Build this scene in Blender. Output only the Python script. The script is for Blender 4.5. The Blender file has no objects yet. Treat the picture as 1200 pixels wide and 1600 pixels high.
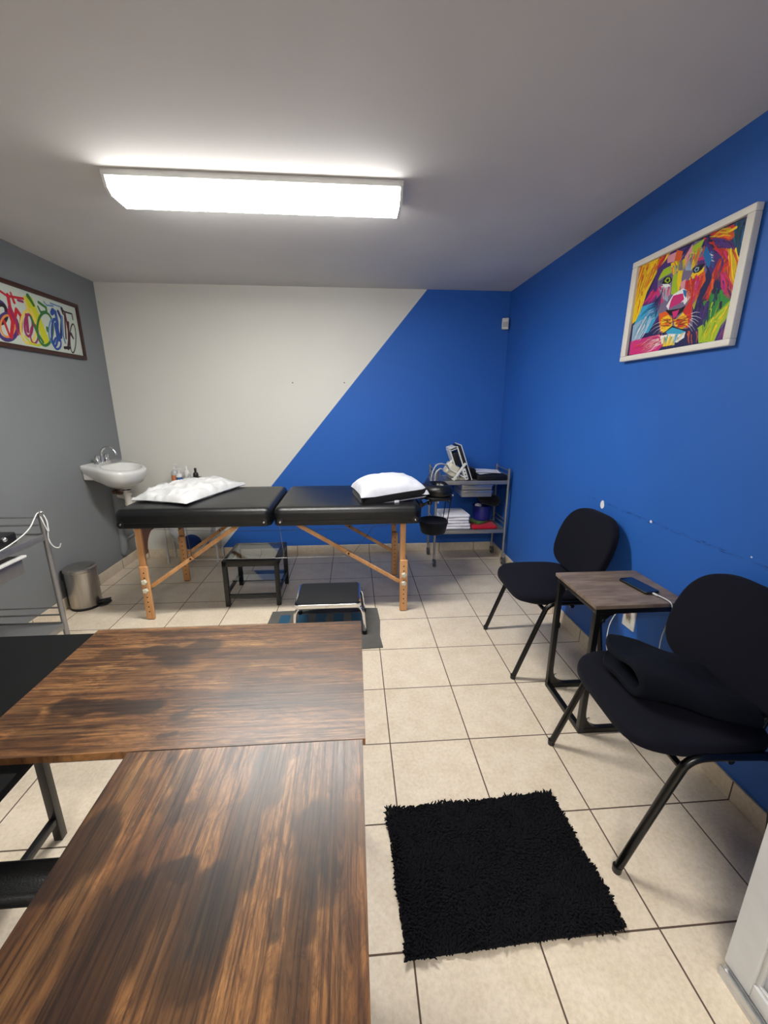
import bpy, bmesh, math, random
import numpy as np
from mathutils import Vector, Matrix, noise

# ------------------------------------------------------------------ camera, light levels, exposure
PI = math.pi
scene = bpy.context.scene
COL = scene.collection

def cam_axes(yaw, pitch, roll):
    ca, sa, cb, sb, cc, sc = math.cos(yaw), math.sin(yaw), math.cos(pitch), math.sin(pitch), math.cos(roll), math.sin(roll)
    r = Vector((ca, sa, 0)); f = Vector((-sa*cb, ca*cb, sb)); u = r.cross(f)
    return cc*r + sc*u, -sc*r + cc*u, f

cam_data = bpy.data.cameras.new('camera')
cam = bpy.data.objects.new('camera', cam_data); COL.objects.link(cam)
_r, _u, _f = cam_axes(math.radians(-4.24428), math.radians(-14.92314), math.radians(0.13637))
_m = Matrix((_r, _u, -_f)).transposed().to_4x4()
_m.translation = Vector((-0.1331, -3.1101, 1.3892))
cam.matrix_world = _m
cam_data.sensor_fit = 'VERTICAL'; cam_data.sensor_height = 36.0
cam_data.lens = 638.198/1600*36.0
cam_data.clip_start = 0.02
scene.camera = cam

LAMP = 29.0         # ceiling fixture over the room
LAMP_REAR = 31.0    # its twin behind the camera
EXPOSURE = 1.68
scene.view_settings.view_transform = 'Standard'
scene.view_settings.look = 'None'
scene.view_settings.gamma = 1.0
scene.view_settings.use_curve_mapping = False
scene.view_settings.exposure = EXPOSURE
world = bpy.data.worlds.new('world'); scene.world = world; world.use_nodes = True
world.node_tree.nodes['Background'].inputs[0].default_value = (0.5, 0.55, 0.6, 1)
world.node_tree.nodes['Background'].inputs[1].default_value = 0.15

XL, XR, YB, YF, H, BH = -2.147, 1.213, 0.603, -5.2, 2.302, 0.081
TILE = 0.34

# ------------------------------------------------------------------ materials
def lin(c):
    c = c/255.0
    return c/12.92 if c <= 0.04045 else ((c+0.055)/1.055)**2.4
def rgb(*c): return (lin(c[0]), lin(c[1]), lin(c[2]), 1.0)

class NT:
    def __init__(s, name):
        s.m = bpy.data.materials.new(name); s.m.use_nodes = True
        s.t = s.m.node_tree; s.t.nodes.clear()
        s.out = s.n('ShaderNodeOutputMaterial'); s.b = s.n('ShaderNodeBsdfPrincipled')
        s.l(s.b.outputs[0], s.out.inputs[0])
    def n(s, t, **k):
        x = s.t.nodes.new(t)
        for a, b in k.items(): setattr(x, a, b)
        return x
    def l(s, a, b): s.t.links.new(a, b)
    def set(s, node, i, v):
        if hasattr(v, 'is_output') or isinstance(v, bpy.types.NodeSocket): s.l(v, node.inputs[i])
        else: node.inputs[i].default_value = v
    def math(s, op, a, b=0.0, c=0.0, clamp=False):
        x = s.n('ShaderNodeMath', operation=op); x.use_clamp = clamp
        s.set(x, 0, a); s.set(x, 1, b); s.set(x, 2, c); return x.outputs[0]
    def pos(s):
        g = s.n('ShaderNodeNewGeometry'); return g.outputs['Position']
    def obj(s):
        return s.n('ShaderNodeTexCoord').outputs['Object']
    def sep(s, v):
        x = s.n('ShaderNodeSeparateXYZ'); s.l(v, x.inputs[0]); return x.outputs
    def mapping(s, v, scale):
        x = s.n('ShaderNodeMapping'); s.l(v, x.inputs[0]); x.inputs['Scale'].default_value = scale; return x.outputs[0]
    def noise(s, v, scale, detail=4, rough=0.5, dist=0.0):
        x = s.n('ShaderNodeTexNoise'); s.l(v, x.inputs['Vector'])
        x.inputs['Scale'].default_value = scale; x.inputs['Detail'].default_value = detail
        x.inputs['Roughness'].default_value = rough; x.inputs['Distortion'].default_value = dist
        return x.outputs['Fac']
    def ramp(s, f, stops):
        x = s.n('ShaderNodeValToRGB'); s.l(f, x.inputs[0]); e = x.color_ramp.elements
        while len(e) < len(stops): e.new(0.5)
        for k, (p, c) in enumerate(stops): e[k].position = p; e[k].color = c
        return x.outputs[0]
    def mix(s, f, a, b, blend='MIX'):
        x = s.n('ShaderNodeMix', data_type='RGBA', blend_type=blend)
        s.set(x, 0, f); s.set(x, 6, a); s.set(x, 7, b); return x.outputs[2]
    def bump(s, h, strength, dist=0.002):
        x = s.n('ShaderNodeBump'); x.inputs['Strength'].default_value = strength; x.inputs['Distance'].default_value = dist
        s.l(h, x.inputs['Height']); s.l(x.outputs[0], s.b.inputs['Normal'])
    def P(s, **k):
        names = dict(color='Base Color', rough='Roughness', metal='Metallic', spec='Specular IOR Level', trans='Transmission Weight',
                     ior='IOR', alpha='Alpha', coat='Coat Weight', sheen='Sheen Weight', emit='Emission Color', es='Emission Strength', coatr='Coat Roughness')
        for a, v in k.items(): s.set(s.b, s.b.inputs.find(names[a]), v)

def simple(name, c, rough=0.5, metal=0.0, var=0.06, scale=30, bump=0.0, bscale=200, **k):
    t = NT(name); v = t.obj(); f = t.noise(v, scale)
    a = tuple(min(1, x*(1-var)) for x in c[:3])+(1,); b = tuple(min(1, x*(1+var)) for x in c[:3])+(1,)
    t.P(color=t.ramp(f, [(0.3, a), (0.7, b)]), rough=rough, metal=metal, **k)
    if bump: t.bump(t.noise(v, bscale, 2), bump)
    return t.m

def wall_paint(name, c, rough=0.6):
    t = NT(name); v = t.pos()
    f = t.noise(v, 1.6, 3); a = tuple(x*0.96 for x in c[:3])+(1,); b = tuple(min(1, x*1.04) for x in c[:3])+(1,)
    t.P(color=t.ramp(f, [(0.3, a), (0.7, b)]), rough=rough, spec=0.3)
    t.bump(t.noise(v, 220, 3), 0.12, 0.001); return t.m

BLUE = rgb(42, 99, 184); WHITEP = rgb(216, 214, 206); GREYP = rgb(128, 131, 133)
M = {}
M['ceil'] = wall_paint('ceiling_paint', rgb(210, 207, 204), 0.8)
M['grey'] = wall_paint('grey_wall_paint', GREYP, 0.55)
M['whitewall'] = wall_paint('white_wall_paint', WHITEP)

def back_wall_mat():
    t = NT('two_tone_wall_paint'); v = t.pos(); x, y, z = t.sep(v)
    d = t.math('SUBTRACT', x, t.math('MULTIPLY_ADD', z, 0.8415, -1.4387))      # diagonal paint edge
    f = t.math('MULTIPLY_ADD', d, 400.0, 0.5, clamp=True)
    n = t.noise(v, 1.6, 3)
    col = t.mix(f, WHITEP, BLUE)
    col = t.mix(1.0, col, t.ramp(n, [(0.3, (0.96, 0.96, 0.96, 1)), (0.7, (1, 1, 1, 1))]), 'MULTIPLY')
    for hx, hz in ((-0.646, 1.556), (-0.204, 1.559)):                              # two filled screw holes
        q = t.math('SQRT', t.math('ADD', t.math('POWER', t.math('ABSOLUTE', t.math('SUBTRACT', x, hx)), 2.0), t.math('POWER', t.math('ABSOLUTE', t.math('SUBTRACT', z, hz)), 2.0)))
        col = t.mix(t.math('LESS_THAN', q, 0.006), col, rgb(120, 116, 110))
    t.P(color=col, rough=0.6, spec=0.3); t.bump(t.noise(v, 220, 3), 0.12, 0.001); return t.m
M['back'] = back_wall_mat()

def blue_wall_mat():
    t = NT('blue_wall_paint'); v = t.pos(); x, y, z = t.sep(v)
    col = t.ramp(t.noise(v, 1.6, 3), [(0.3, tuple(c*0.95 for c in BLUE[:3])+(1,)), (0.7, tuple(c*1.05 for c in BLUE[:3])+(1,))])
    # worn chair-rub line along the wall
    n1 = t.noise(t.mapping(v, (1, 9, 40)), 1.0, 4, 0.6)
    band = t.math('LESS_THAN', t.math('ABSOLUTE', t.math('SUBTRACT', z, t.math('MULTIPLY_ADD', n1, 0.016, 0.861))), 0.0060)
    n2 = t.math('MULTIPLY_ADD', t.noise(t.mapping(v, (1, 22, 160)), 1.0, 5, 0.75), 6.0, -2.9, clamp=True)
    yr = t.math('MULTIPLY', t.math('LESS_THAN', y, -0.9), t.math('GREATER_THAN', y, -2.1))
    mk = t.math('MULTIPLY', t.math('MULTIPLY', band, n2), yr)
    col = t.mix(t.math('MULTIPLY', mk, 0.8), col, rgb(20, 46, 98))
    def spot(cy, cz, ry, rz, c):
        nonlocal col
        wob = t.math('MULTIPLY', t.noise(v, 60, 2), 0.9)
        a = t.math('POWER', t.math('ABSOLUTE', t.math('DIVIDE', t.math('SUBTRACT', y, cy), ry)), 2.0)
        b = t.math('POWER', t.math('ABSOLUTE', t.math('DIVIDE', t.math('SUBTRACT', z, cz), rz)), 2.0)
        col = t.mix(t.math('LESS_THAN', t.math('ADD', t.math('ADD', a, b), wob), 1.35), col, c)
    spot(-1.042, 0.858, 0.018, 0.024, rgb(235, 235, 232)); spot(-1.416, 0.870, 0.008, 0.007, rgb(230, 230, 230)); spot(-1.90, 0.885, 0.004, 0.003, rgb(220, 220, 225))
    t.P(color=col, rough=0.55, spec=0.35); t.bump(t.noise(v, 220, 3), 0.14, 0.001); return t.m
M['blue'] = blue_wall_mat()

def tile_mat(name, floor=True):
    t = NT(name); v = t.pos(); x, y, z = t.sep(v)
    def frac(c, off=0.0):
        a = t.math('MULTIPLY_ADD', c, 1/TILE, 20.5+off); fr = t.math('FRACT', a)
        return t.math('MULTIPLY', t.math('ABSOLUTE', t.math('SUBTRACT', fr, 0.5)), TILE), t.math('FLOOR', t.math('ADD', a, 0.5))
    dx, ix = frac(x); dy, iy = frac(y)
    c = t.n('ShaderNodeCombineXYZ')
    if floor:
        d = t.math('MINIMUM', dx, dy)
    else:
        g = t.n('ShaderNodeNewGeometry'); nx, ny, nz = t.sep(g.outputs['Normal'])
        alongy = t.math('GREATER_THAN', t.math('ABSOLUTE', nx), 0.5)
        d = t.math('ADD', t.math('MULTIPLY', dy, alongy), t.math('MULTIPLY', dx, t.math('SUBTRACT', 1.0, alongy)))
    t.l(ix, c.inputs[0]); t.l(iy, c.inputs[1])
    w = t.n('ShaderNodeTexWhiteNoise', noise_dimensions='2D'); t.l(c.outputs[0], w.inputs['Vector'])
    n1 = t.noise(v, 9, 6, 0.7); n2 = t.noise(v, 75, 4, 0.7)
    base = t.ramp(n1, [(0.3, rgb(222, 205, 180)), (0.7, rgb(238, 224, 203))])
    base = t.mix(0.7, base, t.ramp(n2, [(0.33, (0.80, 0.79, 0.76, 1)), (0.6, (1, 1, 1, 1))]), 'MULTIPLY')
    base = t.mix(0.3, base, t.ramp(w.outputs['Value'], [(0, (0.88, 0.88, 0.88, 1)), (1, (1, 1, 1, 1))]), 'MULTIPLY')
    g = t.math('MULTIPLY_ADD', d, -900.0, 2.7, clamp=True)
    col = t.mix(g, base, rgb(92, 74, 62))
    t.P(color=col, rough=t.math('MULTIPLY_ADD', g, 0.4, t.math('MULTIPLY_ADD', n2, 0.15, 0.36)), spec=0.4)
    t.bump(t.math('MULTIPLY_ADD', g, -1.0, t.math('MULTIPLY', n2, 0.12)), 0.5, 0.0015); return t.m
M['floor'] = tile_mat('beige_floor_tile'); M['base'] = tile_mat('beige_skirting_tile', False)

def rustic_mat(name, axis):
    t = NT(name); v = t.pos()
    st = (1.0, 1.0, 1.0)
    sc = (1.0, 9.0, 1.0) if axis == 'x' else (9.0, 1.0, 1.0)
    fine = (5.0, 190.0, 1.0) if axis == 'x' else (190.0, 5.0, 1.0)
    n1 = t.noise(t.mapping(v, sc), 2.2, 7, 0.62, 0.9)
    n2 = t.noise(t.mapping(v, fine), 1.0, 5, 0.6, 0.6)
    n3 = t.noise(v, 5.5, 5, 0.6, 0.7)
    wv = t.n('ShaderNodeTexWave', wave_type='BANDS', bands_direction='Y' if axis == 'x' else 'X'); t.l(t.mapping(v, (0.5, 1, 1) if axis == 'x' else (1, 0.5, 1)), wv.inputs['Vector'])
    wv.inputs['Scale'].default_value = 30; wv.inputs['Distortion'].default_value = 9; wv.inputs['Detail'].default_value = 3; wv.inputs['Detail Scale'].default_value = 0.35
    a = t.n('ShaderNodeVertexColor', layer_name='blot'); rd, gd, bd = t.sep2(a.outputs['Color'])
    col = t.ramp(n1, [(0.30, rgb(64, 42, 28)), (0.43, rgb(94, 62, 37)), (0.55, rgb(122, 84, 51)), (0.68, rgb(154, 114, 72))])
    n4 = t.noise(t.mapping(v, (3.0, 14.0, 1.0) if axis == 'x' else (14.0, 3.0, 1.0)), 3.6, 9, 0.76, 2.0)
    col = t.mix(t.math('MULTIPLY', t.ramp(n3, [(0.50, (0, 0, 0, 1)), (0.58, (1, 1, 1, 1))]), 0.35), col, rgb(74, 46, 33))
    col = t.mix(0.8, col, t.ramp(n4, [(0.38, (0.36, 0.33, 0.31, 1)), (0.48, (0.9, 0.9, 0.9, 1)), (0.60, (1.55, 1.5, 1.35, 1))]), 'MULTIPLY')
    crisp = lambda c: t.math('MULTIPLY_ADD', t.math('ADD', c, t.math('MULTIPLY_ADD', n4, 1.5, -0.75)), 2.2, -0.9, clamp=True)
    rd, gd = crisp(rd), crisp(gd)
    col = t.mix(t.math('MULTIPLY', bd, 0.7), col, t.mix(t.ramp(n4, [(0.4, (0, 0, 0, 1)), (0.6, (1, 1, 1, 1))]), rgb(112, 74, 42), rgb(178, 130, 80)))
    col = t.mix(t.math('MULTIPLY', rd, 0.85), col, rgb(36, 23, 18))
    col = t.mix(t.math('MULTIPLY', gd, 0.72), col, rgb(52, 43, 36))
    col = t.mix(0.85, col, t.ramp(n2, [(0.40, (0.34, 0.30, 0.28, 1)), (0.51, (1, 1, 1, 1)), (0.62, (1.15, 1.12, 1.05, 1))]), 'MULTIPLY')
    col = t.mix(0.30, col, t.ramp(wv.outputs['Fac'], [(0.1, (0.5, 0.46, 0.44, 1)), (0.5, (1, 1, 1, 1))]), 'MULTIPLY')
    t.P(color=col, rough=t.math('MULTIPLY_ADD', n2, -0.15, 0.42), spec=0.5)
    t.bump(n2, 0.35, 0.0008); return t.m
def sep2(s, v):
    x = s.n('ShaderNodeSeparateColor'); s.l(v, x.inputs[0]); return x.outputs
NT.sep2 = sep2
M['rustic_x'] = rustic_mat('rustic_brown_board_crosswise', 'x'); M['rustic_y'] = rustic_mat('rustic_brown_board_lengthwise', 'y')

def grain(name, a, b, scale=(3, 60, 60), rough=0.45):
    t = NT(name); v = t.obj(); n = t.noise(t.mapping(v, scale), 1.0, 5, 0.6, 0.5)
    t.P(color=t.ramp(n, [(0.3, a), (0.7, b)]), rough=rough, spec=0.4); t.bump(n, 0.1, 0.0005); return t.m
M['greywood'] = grain('grey_oak_board', rgb(96, 80, 68), rgb(142, 124, 108), (7, 45, 1))
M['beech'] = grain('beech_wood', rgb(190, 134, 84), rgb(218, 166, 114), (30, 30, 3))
M['beech_dark'] = grain('dark_plywood', rgb(132, 88, 58), rgb(156, 108, 74), (20, 20, 3))  # darker brown wood for the arched end panels

def painted(name, rough=0.5):
    t = NT(name); a = t.n('ShaderNodeVertexColor', layer_name='paint'); v = t.obj()
    t.P(color=t.mix(0.15, a.outputs['Color'], t.ramp(t.noise(v, 150, 2), [(0.3, (0.8, 0.8, 0.8, 1)), (0.7, (1, 1, 1, 1))]), 'MULTIPLY'), rough=rough, spec=0.3); return t.m
M['print'] = painted('printed_picture')

M['vinyl'] = simple('black_vinyl', rgb(14, 15, 16), 0.36, bump=0.25, bscale=350, spec=0.5)
M['blackmetal'] = simple('black_powder_coated_metal', rgb(13, 13, 14), 0.36, 0.0, bump=0.08, bscale=600)
M['chairtube'] = simple('glossy_black_tube', rgb(6, 6, 7), 0.25)
M['blackboard'] = simple('black_board', rgb(11, 11, 12), 0.75, bump=0.1, bscale=500, spec=0.15)
M['blackplastic'] = simple('black_plastic', rgb(16, 16, 17), 0.4)
M['rubber'] = simple('black_rubber', rgb(24, 25, 27), 0.8, bump=0.5, bscale=300)
M['castor'] = simple('grey_castor_rubber', rgb(70, 72, 75), 0.6)
M['chrome'] = simple('chrome', (0.75, 0.75, 0.76, 1), 0.12, 1.0, var=0.03)
M['steel'] = simple('stainless_steel', (0.36, 0.355, 0.35, 1), 0.38, 0.75, var=0.05)
def brushed():
    t = NT('brushed_steel'); v = t.obj(); n = t.noise(t.mapping(v, (90, 90, 4)), 1.0, 3)
    t.P(color=t.ramp(n, [(0.3, (0.42, 0.40, 0.38, 1)), (0.7, (0.55, 0.53, 0.50, 1))]), rough=0.30, metal=1.0); t.b.inputs['Anisotropic'].default_value = 0.5
    t.bump(n, 0.05, 0.0005); return t.m
M['brushed'] = brushed()
M['enamel'] = simple('white_ceramic', rgb(222, 222, 217), 0.12, var=0.02, coat=0.5)
M['whiteplastic'] = simple('white_plastic', rgb(218, 218, 214), 0.4, var=0.03)
M['greyplastic'] = simple('light_grey_plastic', rgb(176, 178, 180), 0.4, var=0.03)
M['cream'] = simple('cream_plastic', rgb(205, 200, 180), 0.45, var=0.03)
M['whitemetal'] = simple('white_painted_metal', rgb(212, 212, 208), 0.4, var=0.03)
M['alu'] = simple('white_lacquered_aluminium', rgb(206, 206, 206), 0.35, var=0.03)
M['alusill'] = simple('brushed_aluminium_track', (0.62, 0.62, 0.62, 1), 0.35, 0.9)
M['frost'] = simple('frosted_white_panel', rgb(214, 217, 220), 0.5, var=0.02)
M['framewhite'] = simple('white_frame_moulding', rgb(226, 222, 212), 0.5, var=0.03, bump=0.1)
M['framebrown'] = grain('dark_red_brown_frame', rgb(46, 22, 18), rgb(70, 34, 26), (40, 4, 40))
def cloth(name, c, sc=700, rough=0.9, sheen=0.1, var=0.08):
    t = NT(name); v = t.obj(); f = t.noise(v, 14)
    a = tuple(x*(1-var) for x in c[:3])+(1,); b = tuple(min(1, x*(1+var)) for x in c[:3])+(1,)
    t.P(color=t.ramp(f, [(0.3, a), (0.7, b)]), rough=rough, sheen=sheen, spec=0.2); t.bump(t.noise(v, sc, 2), 0.4, 0.0008); return t.m
M['navyfabric'] = cloth('navy_seat_fabric', rgb(10, 11, 23), sheen=0.02)
M['fleece'] = cloth('dark_navy_fleece', rgb(6, 10, 20), 220, sheen=0.0, var=0.25)
M['pile'] = cloth('black_chenille', rgb(13, 13, 18), 400, sheen=0.0)
M['sheet'] = cloth('white_pillowcase', rgb(206, 206, 205), 600, 0.7)
M['sheetblue'] = cloth('cool_white_pillowcase', rgb(208, 210, 218), 600, 0.7)
M['blackband'] = cloth('black_band_fabric', rgb(22, 21, 24))
M['towel'] = cloth('white_towel', rgb(224, 222, 228), 300)
M['red'] = cloth('red_cloth', rgb(175, 22, 48)); M['green'] = cloth('green_cloth', rgb(66, 92, 40)); M['bluecloth'] = cloth('blue_cloth', rgb(36, 66, 130))
M['darkcloth'] = cloth('black_cloth', rgb(20, 21, 26))
M['bluepot'] = simple('dark_blue_plastic', rgb(30, 34, 110), 0.25)
M['mat'] = cloth('grey_mat', rgb(92, 90, 86), 250)
M['matblue'] = cloth('blue_mat_square', rgb(40, 80, 104), 250)
M['pipe'] = simple('white_drain_plastic', rgb(206, 200, 190), 0.4)
M['brass'] = simple('aged_valve_metal', rgb(112, 82, 66), 0.5, 0.5)
M['redplug'] = simple('red_plastic', rgb(190, 20, 30), 0.4)
M['label1'] = simple('orange_label', rgb(200, 120, 80), 0.5); M['label2'] = simple('blue_label', rgb(50, 95, 150), 0.5)
M['paper'] = simple('white_paper', rgb(225, 225, 230), 0.8, var=0.02)
M['amber'] = simple('clear_grey_plastic', rgb(180, 182, 184), 0.3)
def glassm(name, c, rough=0.02, alpha=None, ior=1.45):
    t = NT(name); t.P(color=t.ramp(t.noise(t.obj(), 8), [(0.3, c), (0.7, c)]), rough=rough, trans=1.0, ior=ior)
    if alpha is not None: t.P(alpha=alpha)
    return t.m
M['glass'] = glassm('tabletop_glass', (0.75, 0.82, 0.80, 1))
M['bag'] = glassm('clear_plastic_film', (0.95, 0.96, 1.0, 1), 0.15, 0.55, 1.3)
M['lampside'] = None
M['screen'] = simple('dark_glass_screen', rgb(8, 10, 22), 0.06, coat=1.0)
def emis(name, c, s):
    t = NT(name); t.P(color=t.ramp(t.noise(t.obj(), 3), [(0.3, (0.9, 0.9, 0.9, 1)), (0.7, (0.92, 0.92, 0.92, 1))]), emit=c, es=s, rough=0.4); return t.m
M['lamp'] = emis('lit_diffuser', (1.0, 0.985, 0.945, 1), LAMP); M['lamp2'] = emis('lit_diffuser_rear', (1.0, 0.97, 0.92, 1), LAMP_REAR)

M['lampside'] = emis('lit_diffuser_side', (1.0, 0.985, 0.945, 1), LAMP*0.26)

# ------------------------------------------------------------------ mesh helpers (all build in world coordinates)
class B:
    def __init__(s, T=None): s.v = []; s.f = []; s.fm = []; s.T = T; s.mi = 0; s.sm = []
    def add(s, vs, fs):
        o = len(s.v)
        for p in vs:
            p = Vector(p); s.v.append(tuple(s.T @ p) if s.T is not None else tuple(p))
        for f in fs: s.f.append(tuple(o+i for i in f)); s.fm.append(s.mi)
    def box(s, x0, x1, y0, y1, z0, z1, bev=0.0, R=None):
        c = Vector(((x0+x1)/2, (y0+y1)/2, (z0+z1)/2)); h = ((x1-x0)/2, (y1-y0)/2, (z1-z0)/2)
        b = min(bev, 0.45*min(abs(k) for k in h))
        if b <= 0:
            vs = [Vector((i*h[0], j*h[1], k*h[2])) for i in (-1, 1) for j in (-1, 1) for k in (-1, 1)]
            fs = [(0, 1, 3, 2), (4, 6, 7, 5), (0, 4, 5, 1), (2, 3, 7, 6), (0, 2, 6, 4), (1, 5, 7, 3)]
        else:
            bm = bmesh.new(); bmesh.ops.create_cube(bm, size=2.0)
            for v in bm.verts: v.co = Vector((v.co.x*h[0], v.co.y*h[1], v.co.z*h[2]))
            bmesh.ops.bevel(bm, geom=list(bm.edges), offset=b, segments=3, profile=0.5, affect='EDGES')
            bm.verts.index_update(); vs = [v.co.copy() for v in bm.verts]; fs = [[v.index for v in f.verts] for f in bm.faces]; bm.free()
        if R is not None: vs = [R @ v for v in vs]
        s.add([c+v for v in vs], fs); return s
    def bar(s, p0, p1, w, d, bev=0.002, up=(0, 0, 1)):
        p0, p1 = Vector(p0), Vector(p1); z = (p1-p0).normalized(); up = Vector(up)
        if abs(z.dot(up)) > 0.99: up = Vector((1, 0, 0))
        x = z.cross(up).normalized(); y = z.cross(x)
        R = Matrix((x, y, z)).transposed(); c = (p0+p1)/2; L = (p1-p0).length
        bb = B(); bb.box(-w/2, w/2, -d/2, d/2, -L/2, L/2, bev)
        s.add([c + R @ Vector(v) for v in bb.v], bb.f); return s
    def loft(s, rings, cap=True, closed=True):
        n = len(rings[0]); vs = [p for r in rings for p in r]; fs = []
        for k in range(len(rings)-1):
            for i in range(n if closed else n-1):
                j = (i+1) % n; fs.append((k*n+i, k*n+j, (k+1)*n+j, (k+1)*n+i))
        if cap: fs.append(tuple(range(n-1, -1, -1))); fs.append(tuple((len(rings)-1)*n+i for i in range(n)))
        s.add(vs, fs); return s
    def tube(s, pts, r, n=10, smooth=True, seg=6, cap=True, flat=1.0):
        pts = [Vector(p) for p in pts]
        rr = r if isinstance(r, (list, tuple)) else [r]*len(pts)
        if smooth and len(pts) > 2:
            q, rq = [], []
            P = [2*pts[0]-pts[1]]+pts+[2*pts[-1]-pts[-2]]
            for i in range(1, len(P)-2):
                for k in range(seg):
                    t = k/seg; a, b, c, d = P[i-1], P[i], P[i+1], P[i+2]
                    q.append(0.5*((2*b)+(c-a)*t+(2*a-5*b+4*c-d)*t*t+(3*b-a-3*c+d)*t**3)); rq.append(rr[i-1]*(1-t)+rr[i]*t)
            q.append(pts[-1]); rq.append(rr[-1]); pts, rr = q, rq
        rings = []; t0 = (pts[1]-pts[0]).normalized()
        nv = t0.orthogonal().normalized()
        for i, p in enumerate(pts):
            t = (pts[min(i+1, len(pts)-1)]-pts[max(i-1, 0)]).normalized()
            nv = (nv-t*nv.dot(t)).normalized(); bv = t.cross(nv)
            rings.append([p+(nv*math.cos(a)+bv*math.sin(a)*flat)*rr[i] for a in [2*PI*k/n for k in range(n)]])
        return s.loft(rings, cap)
    def lathe(s, prof, c=(0, 0, 0), n=32, axis=None, cap=True):
        c = Vector(c); R = Matrix.Identity(3) if axis is None else Vector((0, 0, 1)).rotation_difference(Vector(axis)).to_matrix()
        rings = [[c + R @ Vector((r*math.cos(2*PI*k/n), r*math.sin(2*PI*k/n), z)) for k in range(n)] for r, z in prof]
        return s.loft(rings, cap)
    def slab(s, outline, z0, z1, e=0.01, n=4, eb=None, bulge=0.0):
        eb = e if eb is None else eb; rings = []
        for k in range(n+1):
            a = PI/2*k/n; rings.append([(x, y, z0+eb*(1-math.sin(a))) for x, y in outline(eb*(1-math.cos(a)))]) if eb > 0 else None
        if eb > 0: rings.reverse(); rings = rings[::-1]; rings = [[(x, y, z0+eb-(eb-(p[2]-z0)) if False else p[2]) for p in r for x, y in [(p[0], p[1])]] for r in rings]
        low = []
        for k in range(n+1):
            a = PI/2*k/n; low.append([(x, y, z0+eb*(1-math.sin(a))) for x, y in outline(eb*(1-math.cos(a)))])
        low = low if eb == 0 else [[(x, y, z0+eb-eb*math.cos(PI/2*k/n)) for x, y in outline(eb-eb*math.sin(PI/2*k/n))] for k in range(n+1)]
        top = [[(x, y, z1-e+e*math.sin(PI/2*k/n)) for x, y in outline(e-e*math.cos(PI/2*k/n))] for k in range(n+1)]
        rings = (low if eb > 0 else [[(x, y, z0) for x, y in outline(0)]]) + top
        if bulge:
            for m in (0.35, 0.65, 0.85):
                o = outline(e); cx = sum(p[0] for p in o)/len(o); cy = sum(p[1] for p in o)/len(o)
                rings.append([(cx+(x-cx)*(1-m), cy+(y-cy)*(1-m), z1+bulge*(1-(1-m)**2)) for x, y in o])
        return s.loft(rings)
    def ball(s, c, r, n=16, m=10, sc=(1, 1, 1)):
        rings = []
        for i in range(m+1):
            a = PI*i/m; rr = max(math.sin(a), 0.01)
            rings.append([(c[0]+r*sc[0]*rr*math.cos(2*PI*k/n), c[1]+r*sc[1]*rr*math.sin(2*PI*k/n), c[2]-r*sc[2]*math.cos(a)) for k in range(n)])
        return s.loft(rings)
    def prism(s, pts, axis, a, b):
        # 2D outline extruded along axis (0 x, 1 y, 2 z) from a to b
        def mk(p, q): return [(q, p[0], p[1]), (p[0], q, p[1]), (p[0], p[1], q)][axis]
        return s.loft([[mk(p, a) for p in pts], [mk(p, b) for p in pts]])

def rr(cx, cy, w, d, r, n=6):
    def f(i):
        W, D, R = w/2-i, d/2-i, max(r-i, 0.0005); o = []
        for k, (sx, sy) in enumerate(((1, 1), (-1, 1), (-1, -1), (1, -1))):
            for j in range(n+1):
                a = PI/2*(k+j/n); o.append((cx+sx*(W-R)+R*math.cos(a), cy+sy*(D-R)+R*math.sin(a)))
        return o
    return f

def root_matrix(o):
    while o.parent: o = o.parent
    return Matrix.LocRotScale(o.location, o.rotation_euler, None)

def obj(name, b, mat, parent=None, smooth=35, subsurf=0, recalc=True):
    me = bpy.data.meshes.new(name); me.from_pydata(b.v, [], b.f)
    mats = mat if isinstance(mat, (list, tuple)) else [mat]
    for m in mats: me.materials.append(M[m] if isinstance(m, str) else m)
    if len(mats) > 1: me.polygons.foreach_set('material_index', b.fm)
    if recalc:
        bm = bmesh.new(); bm.from_mesh(me); bmesh.ops.recalc_face_normals(bm, faces=bm.faces); bm.to_mesh(me); bm.free()
    if smooth:
        me.shade_smooth(); me.set_sharp_from_angle(angle=math.radians(smooth))
    o = bpy.data.objects.new(name, me)
    if parent is not None:
        me.transform(root_matrix(parent).inverted()); o.parent = parent
    COL.objects.link(o)
    if subsurf:
        md = o.modifiers.new('subdivision', 'SUBSURF'); md.levels = subsurf; md.render_levels = subsurf
    return o

def thing(name, label, cat, loc=(0, 0, 0), rz=0.0, group=None):
    o = bpy.data.objects.new(name, None); COL.objects.link(o); o.empty_display_size = 0.05
    o.location = loc; o.rotation_euler = (0, 0, rz); return tag(o, label, cat, group)
def tag(o, label, cat, group=None):
    o['label'] = label; o['category'] = cat
    if group: o['group'] = group
    return o
def struct(name, b, mat, parent=None, smooth=0):
    o = obj(name, b, mat, parent, smooth)
    if parent is None: o['kind'] = 'structure'
    return o
def dup(root, loc, rz, label, group=None):
    r = root.copy(); COL.objects.link(r); r.location = loc; r.rotation_euler = (0, 0, rz); r['label'] = label
    if group: r['group'] = group
    for ch in list(root.children):
        c = ch.copy(); COL.objects.link(c); c.parent = r
        for g in ch.children:
            d = g.copy(); COL.objects.link(d); d.parent = c
    return r

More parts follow.
